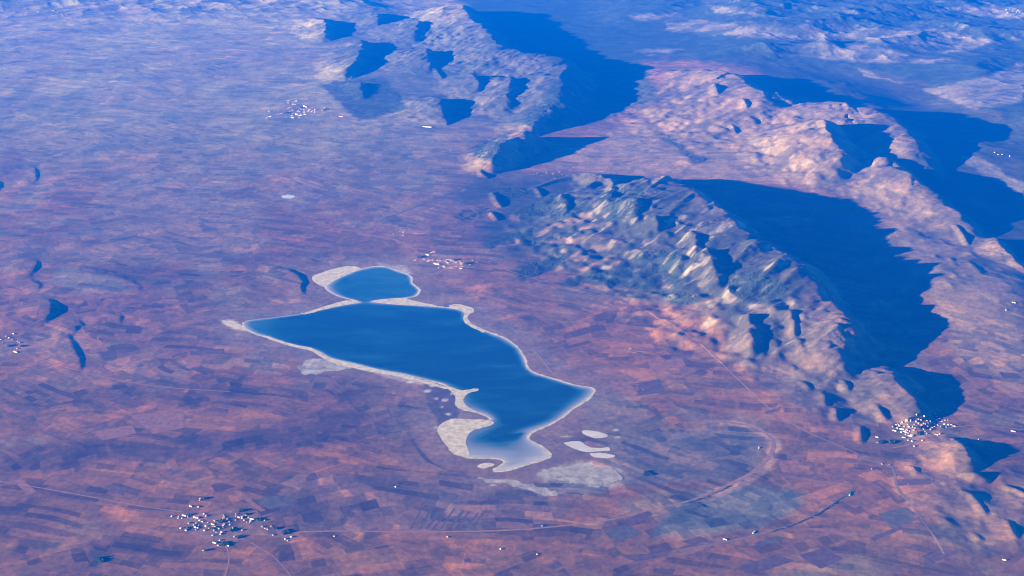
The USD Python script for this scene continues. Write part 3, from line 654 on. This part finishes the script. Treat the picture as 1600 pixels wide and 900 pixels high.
M_CRUST = plain('grey_salt_flat', (0.275, 0.225, 0.135), 0.9, 0.5, 0.012)
for k, (p_, label) in enumerate([([(836,742),(853,734),(880,729),(905,727),(919,722),(931,731),(946,734),(962,731),(972,742),(960,754),(943,760),(925,763),(905,757),(885,752),(868,750),(850,750)], 'widest greyish salt flat, just beyond the tip of the near bay'),
                                 ([(748,748),(775,749),(806,751),(843,762),(884,767),(870,775),(853,774),(833,769),(806,758),(780,755),(755,754)], 'long thin greyish salt flat below the near bay'),
                                 ([(466,574),(474,564),(487,559),(508,562),(526,568),(545,570),(552,577),(530,577),(505,580),(487,588),(470,585)], 'greyish salt flat below the long narrow beach')]):
    g = shapely.difference(ragged(shapely.Polygon(smooth_line(px(p_), 2, True)).buffer(0), 75, 120 + k), shapely.union_all([shapely.Polygon(px(c)).buffer(0) for c in ([(858,742),(880,739),(892,744),(870,748)], [(905,741),(922,744),(915,749),(900,747)], [(488,573),(500,571),(512,575),(498,578)], [(925,752),(938,749),(942,753)])]))
    flat('salt_flat', g, 0.12 + 0.02 * k, M_CRUST, label)

# ------------------------------------------------------------------ draped strips and parcels
def drape(name, poly, mat, label, lift=0.3, step=34.0):
    p_, t_ = sheet(shapely.segmentize(poly, step), step, 0)
    m = usdkit.mesh(stage, numbered(name), (np.c_[p_, sample(p_[:, 0], p_[:, 1]) + lift], t_), mat, smooth=True)
    return data(m.GetPrim(), label, None, None, 'structure')

M_DARKFIELD = plain('ploughed_field', (0.080, 0.042, 0.031), 0.95, 0.4, 0.02)
M_DARKGREEN = plain('winter_crop', (0.070, 0.054, 0.034), 0.95, 0.4, 0.02)
M_ORANGE = plain('stubble_field', (0.190, 0.080, 0.036), 0.95, 0.35, 0.02)
M_TRACK = plain('dirt_road', (0.215, 0.108, 0.054), 0.95, 0.25, 0.03)
M_PALETRACK = plain('gravel_road', (0.150, 0.095, 0.056), 0.95, 0.2, 0.03)
M_DITCH = plain('damp_ditch', (0.035, 0.032, 0.026), 0.95, 0.25, 0.02)
M_WHITECROP = plain('plastic_cover', (0.40, 0.37, 0.27), 0.8, 0.3, 0.02)
FIELDS = [
 ([(1248,867),(1286,855),(1318,872),(1283,888)], 'k', 'dark ploughed field near the bottom edge, below the tan strip'), ([(1149,887),(1213,865),(1241,875),(1176,897)], 'k', 'long dark ploughed field at the bottom edge, left of another dark field'),
 ([(1373,803),(1416,795),(1438,813),(1393,827)], 'g', 'large dull dark field left of the corner hills'), ([(1439,870),(1476,858),(1499,865),(1456,880)], 'k', 'dark oblong field in the lower right, below the corner hills'),
 ([(1359,840),(1406,823),(1413,827),(1366,845)], 'k', 'narrow dark field slanting below the large dull field'), ([(1243,823),(1300,826),(1343,838),(1299,833)], 'o', 'thin orange stubble strip above the dark ploughed field'),
 ([(1193,645),(1219,638),(1218,643),(1199,648)], 'k', 'small dark field below the low rounded knolls'), ([(1399,750),(1459,750),(1459,760),(1403,760)], 'k', 'dark level field behind the corner hills'),
 ([(1066,845),(1093,837),(1119,848),(1086,853)], 'k', 'dark parcel beside the tree-lined road'), ([(941,830),(976,818),(1005,833),(970,845)], 'g', 'dark diamond field left of the tree-lined road'),
 ([(973,812),(1013,797),(1020,803),(986,822)], 'k', 'dark field against the ring road right of the diamond field'), ([(970,867),(1040,862),(1046,867),(993,877)], 'k', 'long thin dark field near the bottom edge at centre right'),
 ([(856,885),(872,876),(880,883),(864,890)], 'k', 'small dark plot near the bottom edge at centre'), ([(724,873),(734,872),(737,877),(726,878)], 'k', 'tiny dark plot below the striped fields'),
 ([(22,752),(33,748),(57,767),(43,773)], 'o', 'orange stubble field at the far lower left'), ([(160,763),(170,757),(197,763),(193,775)], 'k', 'dark field between the orange field and the lower village'),
 ([(363,768),(373,767),(415,798),(407,800)], 'o', 'orange strip running down to the lower village'), ([(398,784),(410,777),(440,775),(460,782),(450,792),(420,796)], 'g', 'rounded dull green field just right of the orange strip'),
 ([(143,675),(207,665),(213,677),(160,688)], 'o', 'orange field on the left plain above the dark belt'), ([(203,649),(287,643),(290,668),(240,678)], 'o', 'largest orange field on the left plain'),
 ([(168,612),(207,620),(200,627),(182,625)], 'k', 'small dark field on the left plain above the orange fields'), ([(295,548),(350,545),(350,553),(297,555)], 'k', 'dark oblong field left of the long beach'),
 ([(258,738),(270,735),(286,737),(272,741)], 'g', 'small dark oval pond-like plot above the lower village'),
 ([(130,668),(165,661),(168,664),(134,671)], 'k', 'thin dark strip on the left plain'),
 ([(1060,860),(1130,838),(1140,842),(1075,866)], 'o', 'orange strip below the tree-lined road'), ([(1176,849),(1216,836),(1226,840),(1190,852)], 'g', 'narrow dull field under the tree-lined road'),
 ([(952,595),(1000,600),(1010,612),(960,606)], 'o', 'orange field right of the lake tip'), ([(985,600),(1030,592),(1040,612),(1000,618)], 'k', 'dull parcel right of the lake tip'),
 ([(1010,566),(1066,560),(1072,572),(1020,578)], 'o', 'orange field halfway between the lake tip and the hills'), ([(1216,722),(1250,716),(1244,735),(1222,738)], 'o', 'orange parcel right of the bend of the ring road')]
for n in range(9):
    x0 = 640 + 11.5 * n + (n % 3)
    w = 3.0 + 1.6 * ((n * 7) % 4) / 3
    FIELDS.append(([(x0, 826.5), (x0 + 17 + n, 795 + (n % 4) * 2), (x0 + 17 + n + w, 795 + (n % 4) * 2), (x0 + w, 827)], 'g' if n % 3 else 'k', f'thin dark strip above the ring road, number {n + 1} from the left of the striped fields'))
for p_, kind, label in FIELDS:
    drape('field', shapely.Polygon(px(p_)).buffer(0), {'k': M_DARKFIELD, 'g': M_DARKGREEN, 'o': M_ORANGE}[kind], label)
t = np.linspace(0, 2 * np.pi, 25)[:-1]
drape('field', shapely.Polygon(px(np.c_[450 + 10.5 * np.cos(t), 307.5 + 3 * np.sin(t)])), M_WHITECROP, 'small bright whitish oval field on the far plain', 0.4)

def ribbon(name, points, width, mat, label, lift=0.5):
    u_, v_ = np.asarray(smooth_line(points, 2), float).T
    x_, y_, _ = on_land(u_, v_)
    line = shapely.LineString(np.c_[x_, y_])
    q = resample(np.array(line.coords), 18.0)
    q = q + 3.0 * np.c_[noise2(q[:, 0], q[:, 1], 90, 5, 2) - 0.5, noise2(q[:, 0], q[:, 1], 90, 6, 2) - 0.5]
    d = np.gradient(q, axis=0)
    nrm = np.c_[-d[:, 1], d[:, 0]] / np.linalg.norm(d, axis=1, keepdims=True)
    cols = [q + nrm * width * k for k in (-0.5, 0.0, 0.5)]
    v3 = np.vstack([np.c_[c, sample(c[:, 0], c[:, 1]) + lift] for c in cols])
    n = len(q)
    f = [(a * n + i, a * n + i + 1, (a + 1) * n + i + 1, (a + 1) * n + i) for a in (0, 1) for i in range(n - 1)]
    f = np.array(f)
    m = usdkit.mesh(stage, numbered(name), (v3, f), mat, smooth=True)
    return data(m.GetPrim(), label, None, None, 'structure')

ribbon('road', [(450,832),(533,829),(600,831),(700,831),(790,829),(860,824),(960,812),(1000,800),(1085,782),(1140,757)], 18, M_TRACK, 'faint dirt road curving along the near side of the lake plain')
ribbon('road', [(1140,757),(1178,738),(1203,714),(1211,692),(1195,674),(1170,664),(1120,658)], 34, M_TRACK, 'broad orange arc of road bending round the lake plain', 0.6)
ribbon('road', [(1340,765),(1320,778),(1278,804),(1240,821),(1170,839),(1115,850),(1050,862)], 20, M_PALETRACK, 'straight road lined with trees in the lower right')
ribbon('road', [(1338,708),(1345,715),(1365,722),(1397,727),(1400,765),(1425,788),(1445,818),(1465,846),(1475,866)], 20, M_PALETRACK, 'pale road running down past the corner hills', 0.7)
ribbon('road', [(560,366),(612,372),(640,385),(664,402)], 24, M_TRACK, 'pale track joining the small hamlet to the village above the lake')
for p_, label in [([(285,800),(200,788),(110,770),(0,752)], 'faint lane leading left from the lower left village'), ([(392,848),(430,870),(458,905)], 'faint lane leaving the lower left village towards the bottom edge'),
                  ([(745,404),(800,425),(870,446),(985,474),(1080,522),(1150,590),(1225,660),(1338,708)], 'long faint lane from the village above the lake to the right-hand village'), ([(20,545),(110,578),(230,604),(360,612)], 'faint lane running right from the village on the left edge'),
                  ([(500,176),(590,190),(668,203),(730,236)], 'faint lane from the far upper left village to the dark spur'), ([(440,178),(330,196),(200,214),(60,236)], 'faint lane leading left from the far upper left village'), ([(1480,668),(1530,664),(1605,672)], 'faint lane leading right from the right-hand village'),
                  ([(350,845),(360,870),(350,905)], 'short lane below the middle of the lower left village')]:
    ribbon('lane', p_, 11, M_TRACK, label, 0.4)
ribbon('ditch', [(585,348),(640,327),(690,308),(738,289)], 16, M_DITCH, 'dark straight drainage line on the far plain left of the mountain')
ribbon('road', [(33,134),(55,124),(80,107),(110,96),(142,88)], 26, M_PALETRACK, 'pale road at the far upper left')
ribbon('road', [(1395,700),(1420,695),(1440,686)], 16, M_TRACK, 'short track up to the right-hand village', 0.8)
ribbon('road', [(1228,745),(1290,752),(1335,765)], 14, M_PALETRACK, 'faint lane across the flat inside the tree-lined road', 0.6)
ribbon('road', [(830,545),(845,560),(868,590),(900,598)], 20, M_TRACK, 'sandy track behind the right shore of the lake', 0.6)

# ------------------------------------------------------------------ houses
M_WALL = [plain('whitewash', (0.54, 0.49, 0.40), 0.9, 0.06, 0.3), plain('cream_render', (0.50, 0.35, 0.20), 0.9, 0.06, 0.3), plain('grey_block', (0.40, 0.36, 0.31), 0.9, 0.08, 0.3)]
M_ROOF = [plain('tile_roof', (0.40, 0.17, 0.09), 0.85, 0.15, 0.4), plain('sheet_roof', (0.46, 0.42, 0.36), 0.6, 0.06, 0.3)]
UsdGeom.Scope.Define(stage, '/World/Looks')
KINDS = {}
def house_kind(name, L, W, eaves, rise, wall, roof, annex):
    """A class prim: walls, gabled roof with overhang, door and windows towards the street, chimney or annex."""
    path = f'/World/{name}'
    c = stage.CreateClassPrim(path)
    walls = trimesh.creation.box((L, W, eaves + 4))
    walls.apply_translation((0, 0, eaves / 2 - 2))
    if annex:
        b = trimesh.creation.box((L * 0.42, W * 0.6, eaves * 0.62 + 4))
        b.apply_translation((L * 0.30, W * 0.78, eaves * 0.31 - 2))
        walls = trimesh.util.concatenate([walls, b])
    usdkit.mesh(stage, path + '/wall', walls, wall)
    o = 0.5
    prof = shapely.Polygon([(-W / 2 - o, eaves - 0.15), (W / 2 + o, eaves - 0.15), (0, eaves + rise)])
    r = trimesh.creation.extrude_polygon(prof, L + 2 * o, engine='earcut')
    r.apply_transform(np.array([[0, 0, 1, -L / 2 - o], [1, 0, 0, 0], [0, 1, 0, 0], [0, 0, 0, 1.0]]))
    usdkit.mesh(stage, path + '/roof', r, roof)
    return path, c
for spec in [('white_house', 15, 10, 6.5, 2.2, 0, 1, False), ('cream_house', 17, 11, 6.0, 2.4, 1, 0, True), ('grey_house', 14, 10, 5.5, 2.0, 2, 0, True), ('barn', 38, 13, 6.0, 2.6, 0, 1, False), ('farm_shed', 52, 15, 6.0, 2.4, 1, 1, False), ('long_shed', 130, 24, 8.0, 3.0, 0, 1, False)]:
    nm, L, W, e, r_, wl_, rf_, an = spec
    KINDS[nm] = house_kind('look_' + nm, L, W, e, r_, M_WALL[wl_], M_ROOF[rf_], an)
rnd = random.Random(7)
def put(kind, u, v, yaw, label, category, group, scale=1.0):
    x_, y_, z_ = (float(k) for k in on_land(np.array(u, float), np.array(v, float)))
    z_ = float(sample(np.array([x_]), np.array([y_]))[0])
    xf = UsdGeom.Xform.Define(stage, numbered(kind))
    xf.AddTranslateOp().Set(Gf.Vec3d(x_, y_, z_))
    xf.AddRotateZOp().Set(yaw)
    if scale != 1.0:
        xf.AddScaleOp().Set(Gf.Vec3f(scale, scale, scale))
    pr = xf.GetPrim()
    pr.GetReferences().AddInternalReference(KINDS[kind][0])
    pr.SetInstanceable(True)
    data(pr, label, category, group)

def village(dots, ox, oy, k, where, group, scale, long_ones=(), extra=0):
    cx_, cy_ = np.std(np.array(dots), 0)
    for e in range(extra):
        a, b = dots[(e * 7) % (len(dots) - 1)]
        dots = dots + [(a + rnd.gauss(0, 0.28) * cx_, b + rnd.gauss(0, 0.28) * cy_)]
    for n, (a, b) in enumerate(dots):
        u, v = ox + a / k, oy + b / k
        long_ = (a, b) in long_ones
        kind = ('barn' if rnd.random() < 0.6 else 'farm_shed') if long_ else rnd.choices(['white_house', 'cream_house', 'grey_house'], (0.30, 0.50, 0.20))[0]
        yaw = rnd.choice((-28, 62)) + rnd.uniform(-14, 14) if not long_ else rnd.uniform(-32, -18)
        mu, mv = np.mean(np.array(dots), 0)
        su, sv = np.std(np.array(dots), 0) + 1e-6
        du, dv = (a - mu) / su, (b - mv) / sv
        col = 'left' if du < -0.5 else 'right' if du > 0.5 else 'middle'
        row = 'far' if dv < -0.5 else 'near' if dv > 0.5 else ''
        side = '' if len(dots) < 9 else ('amid' if not row else f'on {row} edge of') if col == 'middle' else f'at {row} {col} of'.replace('  ', ' ')
        place = where.replace('in ', side + ' ', 1) if side else where
        size = rnd.uniform(0.6, 1.0)
        big = 'larger ' if size > 0.92 else 'smaller ' if size < 0.7 else ''
        words = {'white_house': 'white house', 'cream_house': 'cream house', 'grey_house': 'grey house',
                 'barn': 'long white barn', 'farm_shed': 'long cream farm shed'}[kind]
        put(kind, u, v, yaw, f'{big}{words} {place}', 'barn' if long_ else 'house', group, scale * size)

RIGHT = [(620,285),(665,290),(480,350),(505,345),(540,340),(500,392),(550,405),(530,365),(630,345),(640,375),(585,372),(715,390),(740,225),(830,245),(895,240),(935,187),(990,160),(1015,172),(975,215),(985,250),(1020,275),(985,297),(1095,295),(1130,292),(1085,345),(1130,350),(1170,350),(1215,370),(1045,375),(1005,355),(965,335),(915,330),(940,318),(865,300),(880,330),(825,335),(800,355),(760,330),(790,290),(730,310),(710,345),(690,375),(760,280),(930,385),(960,375),(915,410),(875,370),(840,432),(865,460),(970,470),(1005,475),(820,405),(655,490),(680,480),(600,470),(575,510),(620,415),(590,440),(630,455),(545,445),(460,425),(240,505),(245,575),(680,555),(710,620),(805,545),(440,375),(560,320),(650,430),(700,415)]
village(RIGHT, 1340, 620, 8, 'in the village below right-hand hills', 'houses of the village by the right-hand hills', 1.0, [(550,405),(460,425),(680,480),(590,440),(240,505),(1005,475),(655,490),(575,510)], 18)
LOWER = [(455,65),(350,155),(435,162),(500,240),(400,282),(275,260),(250,290),(210,290),(135,270),(480,330),(545,340),(620,320),(450,315),(410,345),(440,370),(395,390),(430,400),(330,345),(295,430),(235,405),(555,405),(520,380),(600,360),(625,385),(660,405),(700,450),(690,470),(640,450),(620,430),(730,355),(725,255),(735,275),(770,300),(865,240),(860,265),(910,280),(935,290),(980,255),(1005,280),(1045,300),(1030,320),(985,335),(860,310),(830,400),(845,500),(620,570),(660,600),(490,655),(935,425),(1165,385),(1220,415),(1285,480),(1425,525),(1450,545),(680,540),(505,430),(790,330)]
village(LOWER, 250, 770, 7.273, 'in the lower left village', 'houses of the lower left village', 0.95, [(275,260),(400,282),(350,155),(600,360),(660,405),(1045,300),(620,570)], 26)
MIDDLE = [(380,240),(280,285),(225,350),(95,370),(300,365),(325,370),(355,355),(385,365),(435,370),(450,410),(440,430),(400,425),(285,390),(480,378),(520,380),(535,365),(565,385),(600,360),(590,405),(600,425),(640,375),(655,360),(680,380),(690,395),(725,400),(620,405),(785,390),(800,410),(830,410),(810,430),(730,465),(710,495),(800,495),(825,465),(650,485),(530,460),(460,490),(980,368),(1250,390),(665,425)]
village(MIDDLE, 640, 370, 10, 'in the village above the lake', 'houses of the village above the lake', 1.05, [(400,425),(440,430),(800,495),(380,240),(280,285)], 12)
village([(615,365),(620,363),(625,362),(630,363),(630,368)], 0, 0, 1, 'in the small hamlet left of the village above the lake', 'houses of the small hamlet', 1.0)
UPPER = [(520,175),(628,178),(505,212),(575,232),(620,232),(605,230),(505,292),(550,285),(570,325),(535,348),(745,250),(765,265),(790,285),(680,280),(710,305),(670,330),(655,345),(685,345),(815,340),(825,325),(885,330),(870,345),(920,320),(850,310),(960,243),(1072,292),(1045,330),(205,350),(228,422),(172,445),(350,393),(400,375),(465,430),(575,380),(630,395),(645,385),(660,405),(700,385),(715,400),(690,410),(730,405),(765,390),(570,443),(680,440),(755,355)]
village(UPPER, 400, 140, 10, 'in the far upper left village', 'houses of the far upper left village', 1.45, [(765,390),(570,443),(630,395),(765,265)], 8)
village([(315,327),(137,383),(210,420),(300,462),(410,500),(462,532),(65,535),(150,595),(343,598),(370,755),(20,460),(405,670)], 0, 500, 15, 'in the village cut by the left edge', 'houses of the village on the left edge', 0.95, [(370,755)])
village([(120,70),(150,60),(215,45),(250,50),(270,58),(290,65),(295,75),(180,55),(100,70)], 0, 0, 3, 'in the row of houses at the far top left', 'houses of the far top left row', 1.7)
village([(670,115),(690,108),(715,118),(740,105),(775,110),(810,100),(825,112),(785,135)], 640, 240, 3.46, 'in the hamlet behind the mountain ridge', 'houses of the hamlet behind the ridge', 1.0)
village([(1470,60),(1490,55),(1510,65),(1530,70),(1550,70),(1570,80),(1480,75),(1540,60)], 1180, 0, 3.75, 'in the far settlement at the top right corner', 'houses of the top right settlement', 1.5)
village([(1465,715),(1480,725),(1500,725),(1535,732)], 1066, 0, 3, 'in the farmstead on the ridge beyond the right-hand valley', 'houses of the ridge farmstead', 1.4)
put('long_shed', 667.5, 198.5, -14, 'very long white shed on its own below the far mountain', 'shed', None, 1.0)
put('farm_shed', 533, 182.5, -6, 'long cream shed standing right of the far upper left village', 'shed', None, 1.2)
for u, v, kind, label in [(516.5,181.5,'white_house','lone white house left of the long cream shed'), (704,235,'barn','white barn at the foot of the dark wooded spur'), (797,203,'cream_house','cream house on top of the dark wooded spur'), (618,761,'white_house','lone white house on the plain left of the near bay'),
                          (699,839,'cream_house','lone cream house just below the ring road'), (782,858,'white_house','lone white house near the bottom edge at centre'), (839,866,'cream_house','lone cream house right of the one near the bottom centre'), (847,822,'white_house','white house beside the ring road at centre'),
                          (1186,700,'barn','white barn inside the bend of the ring road'), (1362,733,'white_house','white house beside the road below the tan bare hill'), (1378,725,'cream_house','cream house on the road below the tan bare hill'), (1390,726,'grey_house','grey house at the road corner below the tan bare hill'),
                          (1583,674,'farm_shed','long cream shed at the right edge above the tan bare hill'), (1569,875,'barn','lone white barn in the bottom right corner'), (1328,773,'farm_shed','cream shed at the upper end of the tree-lined road'), (1272,806,'cream_house','cream house halfway along the tree-lined road'),
                          (1178,832,'farm_shed','cream shed by the lower part of the tree-lined road'), (1133,843,'barn','white barn at the lower end of the tree-lined road'), (1529,687,'white_house','white house in front of the shadow of the tan bare hill'), (153,529,'white_house','lone white house beside the left scarp'),
                          (985,545,'white_house','lone white house between the lake and the knobbly hill'), (366,172,'white_house','white house left of the far upper left village'), (290,156,'white_house','lone white house on the far left plain'), (1572,484,'barn','white barn in the upland fields at the right edge'),
                          (1584,473,'farm_shed','cream shed in the upland fields at the right edge'), (1598,555,'cream_house','cream house at the right edge above the valley'), (1190,188,'white_house','white house in the notch of the tan upland'), (522,838,'cream_house','cream house at the left end of the ring road'), (1083,463,'white_house','white house at the foot of the mountain ridge')]:
    put(kind, u, v, rnd.choice((-28, 62)) + rnd.uniform(-10, 10), label, 'barn' if kind in ('barn', 'farm_shed') else 'house', None, 0.72)

# ------------------------------------------------------------------ trees
M_LEAF = usdkit.material(stage, '/World/Looks/foliage', {
    'geo': ('geometry', {}), 'n': ('noise_texture', {'scale': 0.15, 'detail': 3.0}), 'r': ('rgb_ramp', {'ramp': [(0.3, (0.012, 0.024, 0.010)), (0.7, (0.040, 0.058, 0.026))]}),
    'd': ('principled_bsdf', {'roughness': 0.9, 'specular_ior_level': 0.1})}, [('geo.position', 'n.vector'), ('n.fac', 'r.fac'), ('r.color', 'd.base_color')], surface='d.BSDF')
ico = trimesh.creation.icosphere(1, 1.0)
rng = np.random.default_rng(11)
def trees(xy, size=5.0, sub=True):
    """Tapered trunks and lumpy crowns for trees at the given places, as one mesh."""
    base_ = ico if sub else trimesh.creation.icosphere(0, 1.0)
    V_, F_ = np.array(base_.vertices), np.array(base_.faces)
    vs, fs, n = [], [], 0
    zz = sample(xy[:, 0], xy[:, 1])
    tr = trimesh.creation.cone(0.09, 1.0, sections=4)
    TV, TF = np.array(tr.vertices), np.array(tr.faces)
    for (x_, y_), z_ in zip(xy, zz):
        r_ = size * rng.uniform(0.65, 1.35)
        v = V_ * (1 + 0.28 * rng.normal(size=(len(V_), 1))) * [r_, r_, r_ * rng.uniform(0.8, 1.3)]
        vs += [v + [x_, y_, z_ + 1.25 * r_], TV * [r_ * 1.6, r_ * 1.6, 1.6 * r_] + [x_, y_, z_ - 0.5]]
        fs += [F_ + n, TF + n + len(V_)]
        n += len(V_) + len(TV)
    return np.vstack(vs), np.vstack(fs)

def grove(name, u, v, r_px, label, density=0.012, size=4.0, squash=0.45):
    x0, y0, _ = (float(k) for k in on_land(np.array(u, float), np.array(v, float)))
    m_px = math.hypot(y0, CAM_H) * TX / 800
    ra, rb = r_px * m_px, r_px * m_px * 1.0
    n = max(5, int(density * math.pi * ra * rb))
    a, q = rng.uniform(0, 2 * np.pi, n), np.sqrt(rng.uniform(0, 1, n))
    q = q * (0.75 + 0.25 * np.sin(3 * a + rng.uniform(0, 6)))
    m = usdkit.mesh(stage, numbered(name), trees(np.c_[x0 + ra * q * np.cos(a), y0 + rb * q * np.sin(a)], size), M_LEAF)
    data(m.GetPrim(), label, 'grove', None, 'stuff')

for u, v, r_, where in [(377,798,6,'largest dark grove at the top of the lower left village'),(384,804,4,'dark grove under the largest one in the lower left village'),(404,812,6,'dark grove at the right end of the main cluster of the lower left village'),(362,829,5,'dark grove in the lower middle of the lower left village'),
                        (373,839,5,'dark grove below the middle of the lower left village'),(350,850,8,'wide grove below the lower left village'),(322,860,4,'grove beside the lowest houses of the lower left village'),(294,805,4,'grove at the left of the lower left village'),(430,826,4,'small grove on the road out of the lower left village'),
                        (445,832,7,'grove around the right-hand houses of the lower left village'),(320,779,4,'grove beside the topmost house of the lower left village'),(345,815,5,'grove amid the houses of the lower left village'),(296,825,4,'grove by the left lower houses of the lower left village'),(333,826,4,'grove behind the slanting row of the lower left village'),
                        (656,402,5,'grove at the left of the village above the lake'),(712,406,4,'grove in the middle of the village above the lake'),(729,412,6,'grove on the right side of the village above the lake'),(14,541,4,'grove in the village on the left edge'),(34,541,4,'grove at the right of the village on the left edge'),
                        (1436,678,5,'grove below the right-hand village'),(1375,692,6,'grove left of the tan bare hill'),(1393,691,7,'grove at the left foot of the right-hand village'),(1421,655,3,'grove in the upper left of the right-hand village'),(1460,650,4,'grove in the upper right of the right-hand village'),(1435,668,6,'grove in the middle of the right-hand village'),(1472,668,4,'grove on the right of the right-hand village'),
                        (470,168,4,'grove in the far upper left village'),(448,176,3,'grove at the left of the far upper left village'),(508,171,4,'grove at the right of the far upper left village'),(158,874,9,'dark thicket near the bottom left corner'),(1010,741,9,'dark reedy thicket right of the salt flats')]:
    grove('grove', u, v, r_, where)

def tree_row(points, label, gap=10.0, size=3.0):
    u_, v_ = np.asarray(points, float).T
    x_, y_, _ = on_land(u_, v_)
    q = resample(np.c_[x_, y_], gap)
    q = q[rng.uniform(size=len(q)) < 0.85] 
    q = q + rng.normal(size=q.shape) * 3.0
    m = usdkit.mesh(stage, numbered('tree_row'), trees(q, size), M_LEAF)
    data(m.GetPrim(), label, 'tree row', None, 'stuff')
tree_row([(1332,767),(1278,803),(1240,820),(1205,831)], 'dark row of trees along the straight road in the lower right')
tree_row([(1085,783),(1110,773),(1140,759)], 'row of trees beside the ring road before its bend')
tree_row([(1088,786),(1100,793)], 'short row of trees turning off the ring road')
tree_row([(985,548),(1010,556)], 'short hedge of trees beside the lone house on the right plain')

M_SCRUB = usdkit.material(stage, '/World/Looks/scrub_oak', {
    'geo': ('geometry', {}), 'n': ('noise_texture', {'scale': 0.05, 'detail': 3.0}), 'r': ('rgb_ramp', {'ramp': [(0.3, (0.020, 0.028, 0.014)), (0.7, (0.055, 0.060, 0.032))]}),
    'd': ('principled_bsdf', {'roughness': 0.9, 'specular_ior_level': 0.1})}, [('geo.position', 'n.vector'), ('n.fac', 'r.fac'), ('r.color', 'd.base_color')], surface='d.BSDF')
WOODS = ['hollow of the upland beyond the mountain', 'lower hollow of the upland beyond the mountain', 'left foot of the mountain', 'below the mountain behind the ridge end', 'far left belt of the mountain foot', 'second belt of the mountain foot', 'lower belt left of the pink strips', 'broad belt under the pink strips', 'small belt below the pink strips', 'slope right of the pink strips',
         'lower slope of the mountain', 'little belt at the edge of the plain', 'upper slope of the mountain', 'upper left end of the mountain', 'gully near the end of the mountain', 'dark spur between the mountains', 'near side of the far mountain', 'left foot of the far mountain']
for s, where in zip(SCRUBS, WOODS):
    u_, v_ = smooth_line(s, 2, True).T
    x_, y_, _ = on_land(u_, v_)
    g = shapely.Polygon(np.c_[x_, y_]).buffer(0)
    n = int(min(2200, g.area * 0.002))
    x0, y0, x1, y1 = g.bounds
    q = np.c_[rng.uniform(x0, x1, 6 * n), rng.uniform(y0, y1, 6 * n)]
    q = q[shapely.contains_xy(g, q[:, 0], q[:, 1])]
    q = q[noise2(q[:, 0], q[:, 1], 120, 77, 3) > 0.46][:n]
    m = usdkit.mesh(stage, numbered('woodland'), trees(q, 4.2, False), M_SCRUB)
    data(m.GetPrim(), f'dark scrub woodland on the {where}', 'woodland', None, 'stuff')

# ------------------------------------------------------------------ haze
hz = trimesh.creation.box((150000, 150000, 6150))
hz.apply_translation((0, 10000, 2675))
M_HAZE = usdkit.material(stage, '/World/Looks/haze', {'v': ('principled_volume', {'color': (0.0, 0.20, 1.0), 'absorption_color': (1.0, 1.0, 1.0), 'density': 1.28e-5, 'anisotropy': 0.0})}, volume='v.volume')
hm = usdkit.mesh(stage, '/World/haze', hz, M_HAZE)
data(hm.GetPrim(), 'blue haze that thickens with distance over the whole plain', 'haze', None, 'stuff')
